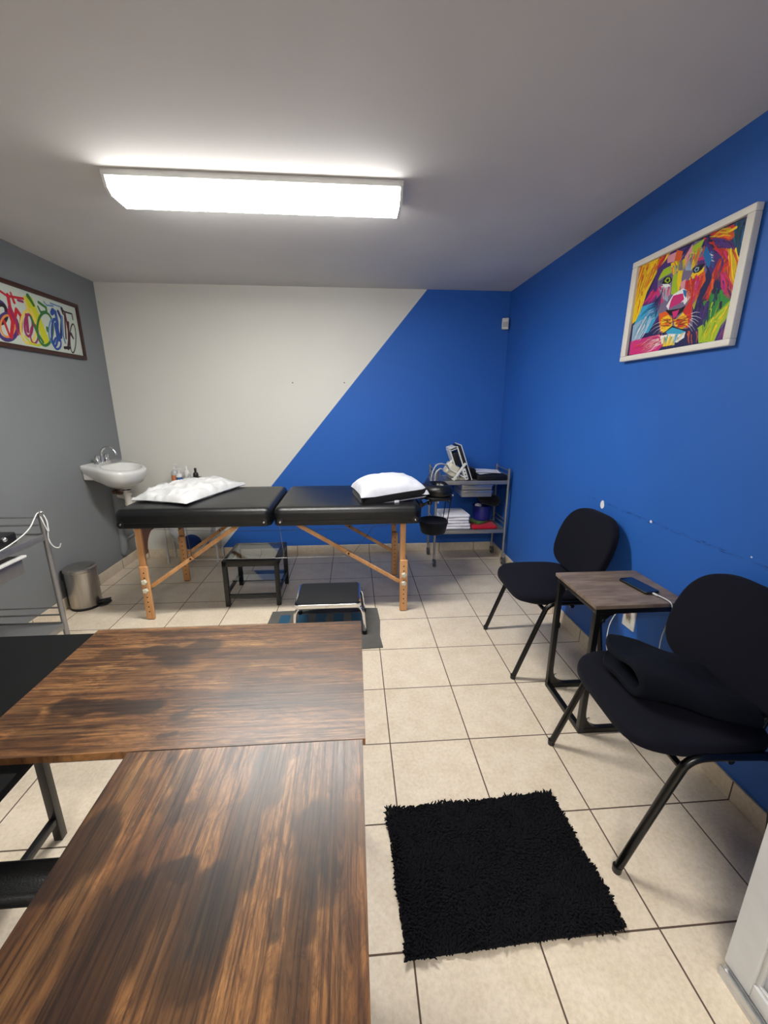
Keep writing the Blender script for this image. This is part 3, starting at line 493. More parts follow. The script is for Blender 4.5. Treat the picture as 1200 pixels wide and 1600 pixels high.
BIKE=[('s',(70,50,110),0.0725,0.0725,[(1.05,0.484),(1.03,0.533),(0.999,0.581),(0.959,0.624),(0.914,0.66),(0.867,0.686),(0.82,0.7),(0.778,0.701),(0.742,0.69),(0.715,0.668),(0.699,0.636),(0.695,0.596),(0.703,0.552),(0.721,0.505),(0.75,0.458),(0.788,0.416),(0.831,0.38),(0.878,0.353),(0.924,0.337),(0.968,0.334),(1.006,0.343),(1.034,0.364),(1.052,0.396),(1.057,0.437),(1.05,0.484)]),('s',(40,30,40),0.06525,0.06525,[(1.059,0.505),(1.042,0.548),(1.016,0.589),(0.983,0.627),(0.946,0.658),(0.906,0.68),(0.867,0.691),(0.832,0.692),(0.803,0.683),(0.781,0.663),(0.768,0.635),(0.765,0.6),(0.772,0.561),(0.788,0.52),(0.813,0.479),(0.844,0.443),(0.881,0.412),(0.92,0.389),(0.958,0.375),(0.994,0.373),(1.025,0.381),(1.048,0.4),(1.062,0.429),(1.066,0.465),(1.059,0.505)]),('s',(70,50,110),0.0725,0.0725,[(1.249,0.686),(1.224,0.747),(1.183,0.806),(1.132,0.859),(1.072,0.902),(1.009,0.932),(0.947,0.948),(0.89,0.949),(0.843,0.934),(0.807,0.906),(0.785,0.866),(0.778,0.817),(0.787,0.762),(0.811,0.705),(0.848,0.649),(0.896,0.597),(0.953,0.554),(1.014,0.521),(1.076,0.502),(1.134,0.498),(1.185,0.51),(1.225,0.536),(1.25,0.577),(1.258,0.628),(1.249,0.686)]),('s',(225,140,70),0.03625,0.03625,[(1.183,0.685),(1.163,0.735),(1.133,0.783),(1.095,0.826),(1.051,0.861),(1.006,0.886),(0.961,0.899),(0.921,0.898),(0.887,0.886),(0.863,0.862),(0.848,0.828),(0.845,0.786),(0.853,0.74),(0.872,0.692),(0.901,0.645),(0.937,0.603),(0.979,0.567),(1.024,0.541),(1.069,0.527),(1.11,0.525),(1.145,0.536),(1.172,0.56),(1.188,0.594),(1.192,0.637),(1.183,0.685)]),('s',(190,35,50),0.0435,0.0435,[(1.009,0.148),(1.149,0.196),(1.557,0.151)]),('s',(190,35,50),0.0725,0.0725,[(1.169,0.179),(1.162,0.368),(1.236,0.615)]),('s',(190,35,50),0.087,0.0725,[(1.124,0.446),(1.15,0.63),(1.044,0.887)]),('s',(190,35,50),0.0725,0.057999999999999996,[(1.303,0.386),(1.184,0.624)]),('s',(190,35,50),0.0725,0.0725,[(1.316,0.395),(1.39,0.49),(1.286,0.79)]),('s',(190,35,50),0.0435,0.057999999999999996,[(1.248,0.126),(1.287,0.27)]),('s',(150,40,90),0.057999999999999996,0.057999999999999996,[(1.142,0.383),(1.236,0.615),(1.212,0.813)]),('s',(150,40,90),0.0435,0.0435,[(1.386,0.213),(1.505,0.211)]),('s',(190,35,50),0.057999999999999996,0.0435,[(0.958,0.641),(1.014,0.879)]),('s',(225,200,90),0.05075,0.05075,[(1.731,0.606),(1.7,0.687),(1.657,0.766),(1.605,0.834),(1.547,0.889),(1.488,0.927),(1.433,0.944),(1.383,0.941),(1.344,0.917),(1.316,0.875),(1.303,0.818),(1.304,0.75),(1.32,0.674),(1.349,0.596),(1.389,0.521),(1.439,0.453),(1.494,0.398),(1.552,0.358),(1.608,0.337),(1.66,0.337),(1.702,0.357),(1.732,0.398),(1.747,0.455),(1.747,0.527),(1.731,0.606)]),('s',(225,200,90),0.0725,0.0725,[(1.579,0.133),(1.605,0.35),(1.731,0.542)]),('s',(150,40,90),0.05075,0.05075,[(1.632,0.597),(1.614,0.649),(1.589,0.699),(1.56,0.743),(1.53,0.778),(1.499,0.802),(1.471,0.812),(1.446,0.809),(1.428,0.793),(1.416,0.765),(1.412,0.727),(1.415,0.682),(1.426,0.632),(1.444,0.58),(1.468,0.531),(1.496,0.488),(1.526,0.453),(1.557,0.428),(1.585,0.416),(1.61,0.418),(1.63,0.433),(1.642,0.461),(1.647,0.499),(1.644,0.546),(1.632,0.597)]),('s',(150,40,90),0.0725,0.0725,[(1.525,0.44),(1.479,0.723)]),('s',(150,40,90),0.03625,0.03625,[(1.741,0.734),(1.724,0.78),(1.701,0.824),(1.673,0.863),(1.643,0.894),(1.612,0.915),(1.583,0.924),(1.558,0.922),(1.537,0.908),(1.524,0.883),(1.518,0.85),(1.519,0.81),(1.529,0.766),(1.545,0.72),(1.568,0.677),(1.595,0.639),(1.625,0.607),(1.655,0.586),(1.684,0.575),(1.71,0.576),(1.731,0.59),(1.745,0.614),(1.752,0.648),(1.751,0.688),(1.741,0.734)]),('s',(200,200,40),0.1595,0.1885,[(1.7,0.143),(1.806,0.413),(1.871,0.648),(1.921,0.813)]),('s',(200,200,40),0.1015,0.0725,[(1.636,0.121),(1.662,0.339)]),('s',(225,200,90),0.057999999999999996,0.057999999999999996,[(1.669,0.312),(1.759,0.575)]),('s',(200,200,40),0.0435,0.0435,[(1.379,0.826),(1.488,0.937),(1.688,0.95),(1.913,0.841)]),('s',(50,110,50),0.087,0.057999999999999996,[(1.666,0.077),(1.72,0.139),(1.77,0.216)]),('s',(50,110,50),0.057999999999999996,0.0435,[(1.925,0.132),(2.104,0.185),(2.101,0.265),(1.93,0.311),(1.881,0.218)]),('s',(50,110,50),0.057999999999999996,0.057999999999999996,[(1.631,0.445),(1.719,0.711),(1.827,0.866)]),('s',(50,110,50),0.05075,0.05075,[(2.195,0.569),(2.162,0.656),(2.116,0.738),(2.058,0.811),(1.995,0.869),(1.93,0.908),(1.868,0.927),(1.813,0.923),(1.769,0.899),(1.738,0.855),(1.723,0.795),(1.723,0.723),(1.739,0.643),(1.77,0.561),(1.814,0.482),(1.868,0.411),(1.928,0.352),(1.992,0.31),(2.055,0.287),(2.111,0.286),(2.159,0.308),(2.193,0.35),(2.211,0.411),(2.212,0.486),(2.195,0.569)]),('s',(50,110,50),0.0725,0.0725,[(2.028,0.583),(2.026,0.624)]),('s',(90,130,175),0.028999999999999998,0.028999999999999998,[(2.073,0.087),(2.137,0.139),(2.329,0.112)]),('s',(90,130,175),0.028999999999999998,0.02175,[(2.257,0.074),(2.595,0.084)]),('s',(90,130,175),0.03625,0.03625,[(2.316,0.591),(2.293,0.656),(2.262,0.717),(2.226,0.771),(2.187,0.814),(2.148,0.842),(2.112,0.855),(2.081,0.851),(2.057,0.831),(2.042,0.796),(2.036,0.75),(2.04,0.694),(2.054,0.633),(2.076,0.57),(2.106,0.51),(2.141,0.457),(2.179,0.414),(2.217,0.384),(2.254,0.369),(2.286,0.372),(2.311,0.39),(2.327,0.424),(2.334,0.471),(2.33,0.528),(2.316,0.591)]),('s',(40,75,150),0.05075,0.05075,[(2.33,0.617),(2.305,0.689),(2.276,0.757),(2.243,0.816),(2.21,0.862),(2.178,0.893),(2.15,0.905),(2.127,0.899),(2.112,0.875),(2.104,0.834),(2.105,0.781),(2.114,0.717),(2.131,0.648),(2.155,0.577),(2.184,0.51),(2.216,0.452),(2.249,0.405),(2.281,0.373),(2.309,0.359),(2.332,0.364),(2.349,0.387),(2.357,0.427),(2.356,0.481),(2.347,0.546),(2.33,0.617)]),('s',(40,75,150),0.0435,0.0435,[(2.357,0.823),(2.344,0.854),(2.324,0.883),(2.299,0.91),(2.27,0.931),(2.24,0.946),(2.21,0.953),(2.183,0.953),(2.159,0.944),(2.142,0.929),(2.132,0.907),(2.129,0.881),(2.134,0.852),(2.146,0.822),(2.165,0.793),(2.189,0.767),(2.218,0.745),(2.248,0.73),(2.278,0.722),(2.306,0.722),(2.329,0.729),(2.347,0.745),(2.358,0.766),(2.362,0.793),(2.357,0.823)]),('s',(40,75,150),0.11599999999999999,0.087,[(2.3,0.212),(2.243,0.264)]),('s',(40,75,150),0.0725,0.0725,[(2.362,0.213),(2.367,0.418),(2.286,0.693)]),('s',(35,55,110),0.0725,0.0725,[(2.453,0.195),(2.521,0.335),(2.395,0.691)]),('s',(40,75,150),0.11599999999999999,0.1305,[(2.305,0.483),(2.318,0.73)]),('s',(90,130,175),0.057999999999999996,0.0435,[(2.539,0.276),(2.473,0.651),(2.5,0.79)]),('s',(40,30,40),0.03625,0.028999999999999998,[(2.563,0.118),(2.663,0.154),(2.895,0.151),(2.897,0.267)]),('s',(40,30,40),0.0725,0.0435,[(2.586,0.114),(2.603,0.208)]),('s',(85,35,45),0.05075,0.0435,[(2.659,0.169),(2.67,0.364),(2.672,0.593)]),('s',(85,35,45),0.057999999999999996,0.0725,[(2.718,0.356),(2.628,0.744),(2.56,0.897)]),('s',(85,35,45),0.0435,0.0435,[(2.642,0.228),(2.55,0.697)]),('s',(60,40,45),0.0725,0.0435,[(2.745,0.582),(2.793,0.663)]),('s',(40,30,40),0.057999999999999996,0.057999999999999996,[(2.446,0.897),(2.612,0.876)]),('s',(40,30,40),0.028999999999999998,0.028999999999999998,[(2.886,0.649),(2.859,0.73),(2.827,0.806),(2.791,0.871),(2.755,0.923),(2.721,0.956),(2.691,0.97),(2.667,0.962),(2.651,0.935),(2.644,0.889),(2.647,0.828),(2.658,0.757),(2.677,0.679),(2.704,0.6),(2.735,0.526),(2.77,0.46),(2.806,0.408),(2.84,0.374),(2.87,0.358),(2.895,0.364),(2.911,0.391),(2.919,0.436),(2.917,0.497),(2.906,0.57),(2.886,0.649)])]
BLOT_A=[(0.75,'d',0.03,[(-0.668,-2.106),(-0.596,-2.14),(-0.548,-2.092)]),(0.6,'d',0.018,[(-0.792,-2.119),(-0.72,-2.117)]),(0.8,'d',0.022,[(-0.769,-2.314),(-0.682,-2.315),(-0.585,-2.322)]),(0.7,'d',0.012,[(-0.513,-2.351),(-0.491,-2.338)]),(0.6,'d',0.02,[(-0.869,-2.353),(-0.831,-2.338)]),(0.5,'d',0.015,[(-0.711,-2.21),(-0.635,-2.197)]),(0.7,'d',0.01,[(-0.526,-2.411),(-0.498,-2.405)]),(0.5,'d',0.02,[(-0.491,-2.213),(-0.434,-2.198)]),(0.6,'g',0.035,[(-0.398,-2.278),(-0.293,-2.291),(-0.219,-2.302)]),(0.4,'g',0.03,[(-0.33,-2.159),(-0.189,-2.14)]),(0.45,'g',0.02,[(-0.323,-2.326),(-0.146,-2.348)]),(0.5,'d',0.02,[(-0.836,-2.176),(-0.772,-2.155)]),(0.55,'d',0.02,[(-0.797,-2.399),(-0.725,-2.401)]),(0.35,'g',0.02,[(-0.238,-2.057),(-0.128,-2.065)]),(0.6,'l',0.018,[(-0.819,-2.259),(-0.759,-2.241)]),(0.5,'l',0.018,[(-0.679,-2.2),(-0.553,-2.17),(-0.447,-2.178)]),(0.5,'l',0.015,[(-0.61,-2.413),(-0.537,-2.414)]),(0.45,'l',0.02,[(-0.877,-2.013),(-0.755,-2.03)]),(0.3,'l',0.03,[(-0.282,-2.367),(-0.213,-2.382)])]
BLOT_B=[(0.6,'d',0.03,[(-0.443,-2.484),(-0.437,-2.541),(-0.449,-2.563)]),(0.75,'g',0.03,[(-0.297,-2.494),(-0.286,-2.552)]),(0.85,'g',0.028,[(-0.323,-2.572),(-0.313,-2.633),(-0.301,-2.669)]),(0.6,'d',0.03,[(-0.423,-2.576),(-0.407,-2.566)]),(0.85,'d',0.016,[(-0.396,-2.661),(-0.38,-2.662)]),(0.8,'d',0.035,[(-0.536,-2.603),(-0.544,-2.634),(-0.555,-2.659)]),(0.5,'d',0.025,[(-0.45,-2.584),(-0.461,-2.657),(-0.466,-2.695)]),(0.75,'d',0.035,[(-0.337,-2.686),(-0.334,-2.722),(-0.332,-2.769)]),(0.75,'g',0.03,[(-0.322,-2.679),(-0.324,-2.726),(-0.328,-2.739)]),(0.85,'g',0.012,[(-0.243,-2.711),(-0.241,-2.745)]),(0.75,'d',0.05,[(-0.436,-2.69),(-0.43,-2.747),(-0.436,-2.798)]),(0.7,'d',0.035,[(-0.217,-2.601),(-0.209,-2.676),(-0.202,-2.742)]),(0.6,'g',0.03,[(-0.2,-2.668),(-0.188,-2.715)]),(0.65,'d',0.035,[(-0.209,-2.778),(-0.207,-2.819)]),(0.6,'d',0.012,[(-0.17,-2.678),(-0.168,-2.678)]),(0.6,'d',0.04,[(-0.522,-2.709),(-0.531,-2.768)]),(0.5,'d',0.03,[(-0.151,-2.595),(-0.131,-2.637)]),(0.5,'d',0.05,[(-0.561,-2.532),(-0.557,-2.606)]),(0.6,'l',0.03,[(-0.557,-2.606),(-0.536,-2.578)]),(0.6,'l',0.03,[(-0.39,-2.682),(-0.391,-2.735),(-0.386,-2.792)]),(0.55,'l',0.035,[(-0.262,-2.695),(-0.276,-2.758),(-0.283,-2.811)]),(0.55,'l',0.025,[(-0.39,-2.452),(-0.372,-2.546),(-0.368,-2.647)]),(0.45,'l',0.03,[(-0.182,-2.733),(-0.182,-2.793)]),(0.5,'l',0.02,[(-0.5,-2.693),(-0.5,-2.762)]),(0.45,'l',0.025,[(-0.261,-2.503),(-0.252,-2.628)]),(0.6,'d',0.03,[(-0.336,-2.795),(-0.336,-2.812)]),(0.5,'l',0.02,[(-0.338,-2.754),(-0.326,-2.796)])]

t = thing('framed_picture', 'white framed multicoloured lion painting high on the blue wall', 'picture', (XR-0.012, -1.36, 1.592))
yl, yr, zt, zb = -1.056, -1.667, 2.024, 1.588; iyl, iyr, izt, izb = -1.0914, -1.6354, 1.999, 1.6114
b = B(); x0, x1 = XR-0.028, XR-0.002
b.box(x0, x1, yr, yl, izt, zt, 0.003); b.box(x0, x1, yr, yl, zb, izb, 0.003); b.box(x0, x1, yr, iyr, izb, izt, 0.003); b.box(x0, x1, iyl, yl, izb, izt, 0.003)
obj('frame', b, 'framewhite', t)
asp = (iyl-iyr)/(izt-izb); img, nx = paint(asp, 300, LION, (35, 35, 85))
picture_mesh('picture', img, nx, 300, lambda u, v: (XR-0.014, iyl+(iyr-iyl)*u, izt+(izb-izt)*v), t)

t = thing('framed_picture', 'dark brown framed picture of colourful bicycles on the grey wall', 'picture', (XL+0.012, -0.2, 1.69))
iyr, izt, izb = 0.2947, 2.0532, 1.7241; iyl = iyr-1.0; e = 0.026; b = B(); x0, x1 = XL+0.001, XL+0.022
b.box(x0, x1, iyl-e, iyr+e, izt, izt+e, 0.002); b.box(x0, x1, iyl-e, iyr+e, izb-e, izb, 0.002); b.box(x0, x1, iyl-e, iyl, izb, izt, 0.002); b.box(x0, x1, iyr, iyr+e, izb, izt, 0.002)
obj('frame', b, 'framebrown', t)
asp = 1.0/(izt-izb); img, nx = paint(asp, 190, BIKE, (196, 204, 190))
picture_mesh('picture', img, nx, 190, lambda u, v: (XL+0.011, iyl+(iyr-iyl)*u, izt+(izb-izt)*v), t)

# ------------------------------------------------------------------ motion sensor in the corner
t = thing('motion_sensor', 'small white motion sensor in the blue corner under the ceiling', 'sensor', (1.165, 0.58, 2.0))
b = B(Matrix.Translation((1.172, 0.575, 2.045)) @ Matrix.Rotation(math.radians(-22), 4, 'Z'))
b.slab(rr(0, 0, 0.058, 0.034, 0.012), -0.046, 0.044, 0.008); obj('housing', b, 'whiteplastic', t)
b = B(Matrix.Translation((1.172, 0.575, 2.045)) @ Matrix.Rotation(math.radians(-22), 4, 'Z'))
b.prism([(-0.020, -0.030), (0.020, -0.030), (0.020, 0.012), (-0.020, 0.012)], 1, -0.0195, -0.012); obj('lens', b, 'greyplastic', t)
b = B(); b.bar((1.178, 0.59, 2.045), (1.195, 0.602, 2.045), 0.02, 0.03); obj('bracket', b, 'whiteplastic', t)

# ------------------------------------------------------------------ wash basin
t = thing('wash_basin', 'small white ceramic wash basin on the grey wall with a chrome tap', 'sink', (XL, 0.26, 0.8))
def basin_rim(a, inset=0.0, shrink=1.0):
    # plan outline of the basin: straight at the wall, rounded towards the room
    pts = [(-2.147, 0.04), (-2.05, 0.005), (-1.96, -0.035), (-1.88, -0.045), (-1.82, -0.01), (-1.785, 0.08), (-1.775, 0.18), (-1.79, 0.27), (-1.84, 0.345), (-1.93, 0.415), (-2.03, 0.455), (-2.147, 0.475)]
    P = [Vector(p) for p in pts]; q = []
    E_ = [2*P[0]-P[1]]+P+[2*P[-1]-P[-2]]
    for i in range(1, len(E_)-2):
        for k in range(4):
            s = k/4; A_, B_, C_, D_ = E_[i-1:i+3]
            q.append(0.5*((2*B_)+(C_-A_)*s+(2*A_-5*B_+4*C_-D_)*s*s+(3*B_-A_-3*C_+D_)*s**3))
    q.append(P[-1]); c = Vector((-2.0, 0.22))
    return [(max(XL+0.001, c.x+(p.x-c.x)*shrink), c.y+(p.y-c.y)*shrink) for p in q]
zt_ = lambda x, y: 0.940-0.055*(x+2.147)/0.37
b = B(); rings = []
for sh, dz, k in ((0.18, -0.178, 1), (0.36, -0.168, 1), (0.60, -0.145, 1), (0.84, -0.110, 1), (0.955, -0.070, 1), (1.0, -0.024, 0), (0.997, -0.006, 0), (0.97, 0.0, 0)):
    o = basin_rim(0, 0, sh); rings.append([(p[0] if True else 0, p[1], zt_(p[0], p[1])+dz*(1-0.18*k*max(0, (-2.0-p[0])/0.147))) for p in o])
bowl_c = (-1.935, 0.195)
for rx, ry, dz in ((0.125, 0.175, 0.0), (0.117, 0.166, -0.012), (0.10, 0.145, -0.05), (0.07, 0.10, -0.095), (0.03, 0.04, -0.115)):
    o = basin_rim(0, 0, 1.0); ring = []
    for p in o:
        a = math.atan2((p[1]-bowl_c[1])/1.15, p[0]-bowl_c[0]); x, y = bowl_c[0]+rx*math.cos(a), bowl_c[1]+ry*math.sin(a)
        ring.append((x, y, zt_(x, y)+dz))
    rings.append(ring)
b.loft(rings); obj('basin', b, 'enamel', t, 50)
b = B(); b.box(XL+0.001, XL+0.075, 0.046, 0.462, 0.825, 0.925, 0.014); obj('ledge', b, 'enamel', t)
b = B(); b.lathe([(0.018, 0), (0.019, 0.004)], (bowl_c[0], bowl_c[1], 0.795), 16); obj('drain_ring', b, 'chrome', t)
fx, fy, fz = -2.085, 0.215, 0.931
b = B(); b.box(fx-0.022, fx+0.022, fy-0.075, fy+0.075, fz-0.004, fz+0.014, 0.006)
b.tube([(fx, fy, fz+0.01), (fx, fy, fz+0.07), (fx+0.012, fy, fz+0.105), (fx+0.045, fy, fz+0.125), (fx+0.082, fy, fz+0.115), (fx+0.105, fy, fz+0.085), (fx+0.108, fy, fz+0.066)], [0.011, 0.010, 0.009, 0.009, 0.009, 0.009, 0.010], 12)
tap = obj('tap', b, 'chrome', t, 40)
for s_ in (-0.058, 0.058):
    b = B(); b.lathe([(0.017, 0), (0.017, 0.018), (0.012, 0.022), (0.013, 0.026), (0.018, 0.034), (0.017, 0.055), (0.008, 0.060)], (fx, fy+s_, fz+0.01), 16)
    obj('tap_handle', b, 'chrome', tap, 40)
b = B(); b.tube([(-1.93, 0.20, 0.76), (-1.93, 0.20, 0.66), (-1.925, 0.205, 0.58), (-1.90, 0.24, 0.50), (-1.91, 0.30, 0.475), (-1.955, 0.34, 0.52), (-2.0, 0.36, 0.60), (-2.06, 0.39, 0.63), (-2.14, 0.40, 0.64)], 0.024, 14)
for z in (0.60, 0.68): b.lathe([(0.029, 0), (0.029, 0.018)], (-1.928, 0.201, z), 16)
obj('drain_trap', b, 'pipe', t, 50)
b = B(); b.lathe([(0.034, -0.004), (0.036, 0.03), (0.045, 0.055)], (-1.93, 0.20, 0.735), 18); obj('waste_flange', b, 'enamel', t)
b = B(); b.lathe([(0.031, 0), (0.031, 0.010)], (-1.93, 0.20, 0.722), 18); obj('gasket', b, 'blackplastic', t)
b = B(); b.lathe([(0.016, 0), (0.016, 0.05)], (XL+0.02, 0.36, 0.67), 12, (1, 0, 0.2)); b.tube([(XL+0.05, 0.36, 0.68), (XL+0.10, 0.34, 0.73), (XL+0.10, 0.30, 0.80)], 0.008, 8); b.ball((XL+0.075, 0.35, 0.665), 0.022, 10, 8, (1.4, 0.6, 0.6)); obj('stop_valve', b, 'brass', t)

# ------------------------------------------------------------------ pedal bin
bx, by, br = -2.035, -0.335, 0.096
t = thing('pedal_bin', 'round stainless steel pedal bin on the floor by the grey wall', 'bin', (bx, by, 0))
b = B(); b.lathe([(br-0.004, 0.006), (br-0.002, 0.012), (br-0.002, 0.268), (br-0.006, 0.27)], (bx, by, 0), 48); obj('body', b, 'brushed', t, 40)
b = B(); b.lathe([(br, 0), (br+0.002, 0.004), (br, 0.016)], (bx, by, 0), 48); obj('base_ring', b, 'blackplastic', t)
b = B(); b.lathe([(br+0.001, 0.270), (br+0.003, 0.274), (br+0.001, 0.292), (br-0.012, 0.301), (br-0.03, 0.304), (0.004, 0.308)], (bx, by, 0), 48); obj('lid', b, 'brushed', t, 30)
b = B(); b.box(bx-0.10, bx-0.075, by-0.055, by-0.01, 0.215, 0.285, 0.006); b.box(bx-0.094, bx-0.082, by-0.045, by-0.02, 0.02, 0.22, 0.003); obj('hinge', b, 'blackplastic', t)
b = B(); b.prism([(bx+0.070, by+0.02), (bx+0.135, by+0.055), (bx+0.150, by+0.035), (bx+0.145, by-0.015), (bx+0.120, by-0.035), (bx+0.075, by-0.03)], 2, 0.010, 0.018)
b.prism([(bx+0.085, by+0.0), (bx+0.15, by+0.035), (bx+0.155, by+0.0), (bx+0.10, by-0.03)], 2, 0.034, 0.042); b.box(bx+0.08, bx+0.10, by-0.015, by+0.01, 0.014, 0.04, 0.002); obj('pedal', b, 'blackplastic', t)

# ------------------------------------------------------------------ massage table
t = thing('massage_table', 'long black folding massage table on beech wood legs', 'massage table', (-0.65, -0.25, 0))
for x0, x1 in ((-1.605, -0.655), (-0.645, 0.300)):
    b = B(); b.slab(rr((x0+x1)/2, -0.245, x1-x0, 0.735, 0.055), 0.672, 0.758, 0.044, 7, 0.006, 0.004); o = obj('padded_top', b, 'vinyl', t, 50)
    b = B(); b.slab(rr((x0+x1)/2, -0.245, x1-x0-0.006, 0.729, 0.05), 0.640, 0.673, 0.004, 3); obj('vinyl_rail', b, 'vinyl', o, 50)
    for xx in (x0+0.045, x1-0.045):
        b = B(); b.lathe([(0.022, 0), (0.020, 0.006), (0.004, 0.008)], (xx, -0.609, 0.668), 16, (0, -1, 0)); c = obj('corner_guard', b, 'blackplastic', o)
        b = B(); b.lathe([(0.008, 0.006), (0.006, 0.011), (0.001, 0.012)], (xx, -0.609, 0.668), 12, (0, -1, 0)); obj('rivet', b, 'chrome', o)
LEGX = (-1.490, 0.190); LY = (-0.545, 0.065)
for lx in LEGX:
    sgn = 1 if lx < -0.5 else -1
    for ly in LY:
        b = B(); b.box(lx-0.026, lx+0.012, ly-0.012, ly+0.012, 0.26, 0.642, 0.004); lg = obj('leg', b, 'beech', t)
        b = B(); b.box(lx-0.026, lx+0.026, ly-0.030, ly-0.0125, 0.004, 0.375, 0.005); ex = obj('leg_extension', b, 'beech', t)
        for k in range(9): b = B(); b.lathe([(0.0045, 0), (0.0045, 0.0008)], (lx, ly-0.0301, 0.06+k*0.034), 8, (0, -1, 0)); obj('adjustment_hole', b, 'blackplastic', ex)
        if ly < 0:
            for z in (0.212, 0.272):
                b = B(); prof = [(0.017*(1+0.14*math.cos(5*a)), a) for a in [2*PI*k/30 for k in range(30)]]
                b.loft([[(lx+r*s_*math.cos(a), ly-0.030-d, z+r*s_*math.sin(a)) for r, a in prof] for s_, d in ((0.6, 0.0), (1, 0.004), (1, 0.014), (0.7, 0.020))]); obj('knob', b, 'cream', ex)
        b = B(); b.box(lx-0.020, lx+0.020, ly-0.028, ly-0.014, 0, 0.005, 0.001); obj('rubber_foot', b, 'rubber', ex)
    arch = [(LY[0]+0.010, 0.640), (LY[0]+0.010, 0.44)] + [(LY[0]+0.055+0.10*(1-math.cos(a)), 0.44+0.13*math.sin(a)) for a in [PI/2*k/6 for k in range(7)]] + [(LY[1]-0.055-0.10*(1-math.cos(a)), 0.44+0.13*math.sin(a)) for a in [PI/2*k/6 for k in range(6, -1, -1)]] + [(LY[1]-0.010, 0.44), (LY[1]-0.010, 0.640)]
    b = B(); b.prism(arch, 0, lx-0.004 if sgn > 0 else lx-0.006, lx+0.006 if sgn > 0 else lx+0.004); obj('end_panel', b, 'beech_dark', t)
for ly in LY:
    for p0, p1, pm in (((-1.465, 0.228), (-0.870, 0.638), 0.45), ((0.165, 0.212), (-0.520, 0.638), 0.5)):
        yy = ly-0.004; a = Vector((p0[0], yy, p0[1])); c = Vector((p1[0], yy, p1[1])); m_ = a.lerp(c, pm)
        b = B(); b.bar(a, m_+(m_-a).normalized()*0.02, 0.011, 0.026, 0.003); obj('brace', b, 'beech', t)
        b = B(); b.bar(m_-(c-m_).normalized()*0.02+Vector((0, 0.012, 0)), c+Vector((0, 0.012, 0)), 0.011, 0.028, 0.003); br_ = obj('brace', b, 'beech', t)
        b = B(); b.lathe([(0.007, 0), (0.005, 0.004)], (m_.x, yy-0.006, m_.z), 10, (0, -1, 0)); obj('bolt', b, 'blackplastic', br_)
for ly in LY:
    b = B(); b.tube([(-1.19, ly, 0.405), (-0.66, ly, 0.402), (-0.16, ly, 0.405)], 0.0018, 6, False); obj('cable', b, 'steel', t)
for p in (((-1.19, LY[0], 0.405), (-1.47, LY[1], 0.62)), ((-1.19, LY[1], 0.405), (-1.47, LY[0], 0.62)), ((-0.16, LY[0], 0.405), (0.17, LY[1], 0.62)), ((-0.16, LY[1], 0.405), (0.17, LY[0], 0.62)), ((-0.62, LY[0], 0.642), (-0.60, LY[0], 0.40)), ((-0.68, LY[1], 0.642), (-0.62, LY[1], 0.40))):
    b = B(); b.tube(p, 0.0016, 6, False); obj('cable', b, 'steel', t)
# face cradle and arm sling
b = B(); pts = []
for k in range(17):
    a = math.radians(205+310*k/16 - 180 + 0); pts.append((0.475+0.078*math.cos(a), -0.215+0.098*math.sin(a), 0.782))
b.tube(pts, [0.030]+[0.044]*15+[0.030], 14, True, 3, True, 1.0); cr = obj('face_cushion', b, 'vinyl', t, 60)
b = B(); b.slab(rr(0.465, -0.215, 0.22, 0.26, 0.08), 0.728, 0.744, 0.004); obj('cradle_plate', b, 'blackplastic', cr)
b = B()
for y in (-0.30, -0.13): b.tube([(0.28, y, 0.665), (0.34, y, 0.675), (0.42, y, 0.715), (0.55, y, 0.722)], 0.010, 10)
b.bar((0.34, -0.33, 0.695), (0.34, -0.10, 0.695), 0.03, 0.02); b.ball((0.40, -0.325, 0.705), 0.016); b.ball((0.54, -0.325, 0.715), 0.010)
obj('cradle_bracket', b, 'blackmetal', t)
b = B(); o_ = rr(0.448, -0.225, 0.215, 0.23, 0.10)
b.loft([[(x, y, 0.452) for x, y in o_(0.045)], [(x, y, 0.462) for x, y in o_(0.02)], [(x, y, 0.545) for x, y in o_(0.0)], [(x, y, 0.552) for x, y in o_(0.004)], [(x, y, 0.535) for x, y in o_(0.03)]])
sl = obj('arm_sling', b, 'darkcloth', t, 60)
for (x0, y0, x1, y1, z1) in ((0.345, -0.25, 0.35, -0.26, 0.70), (0.548, -0.25, 0.572, -0.26, 0.745), (0.355, -0.15, 0.35, -0.15, 0.70), (0.54, -0.15, 0.56, -0.15, 0.745)):
    b = B(); b.bar((x0, y0, 0.545), (x1, y1, z1), 0.016, 0.003, 0); obj('strap', b, 'darkcloth', sl)
b = B(); b.box(0.562, 0.585, -0.262, -0.250, 0.738, 0.750, 0.002); obj('strap_buckle', b, 'whiteplastic', sl)

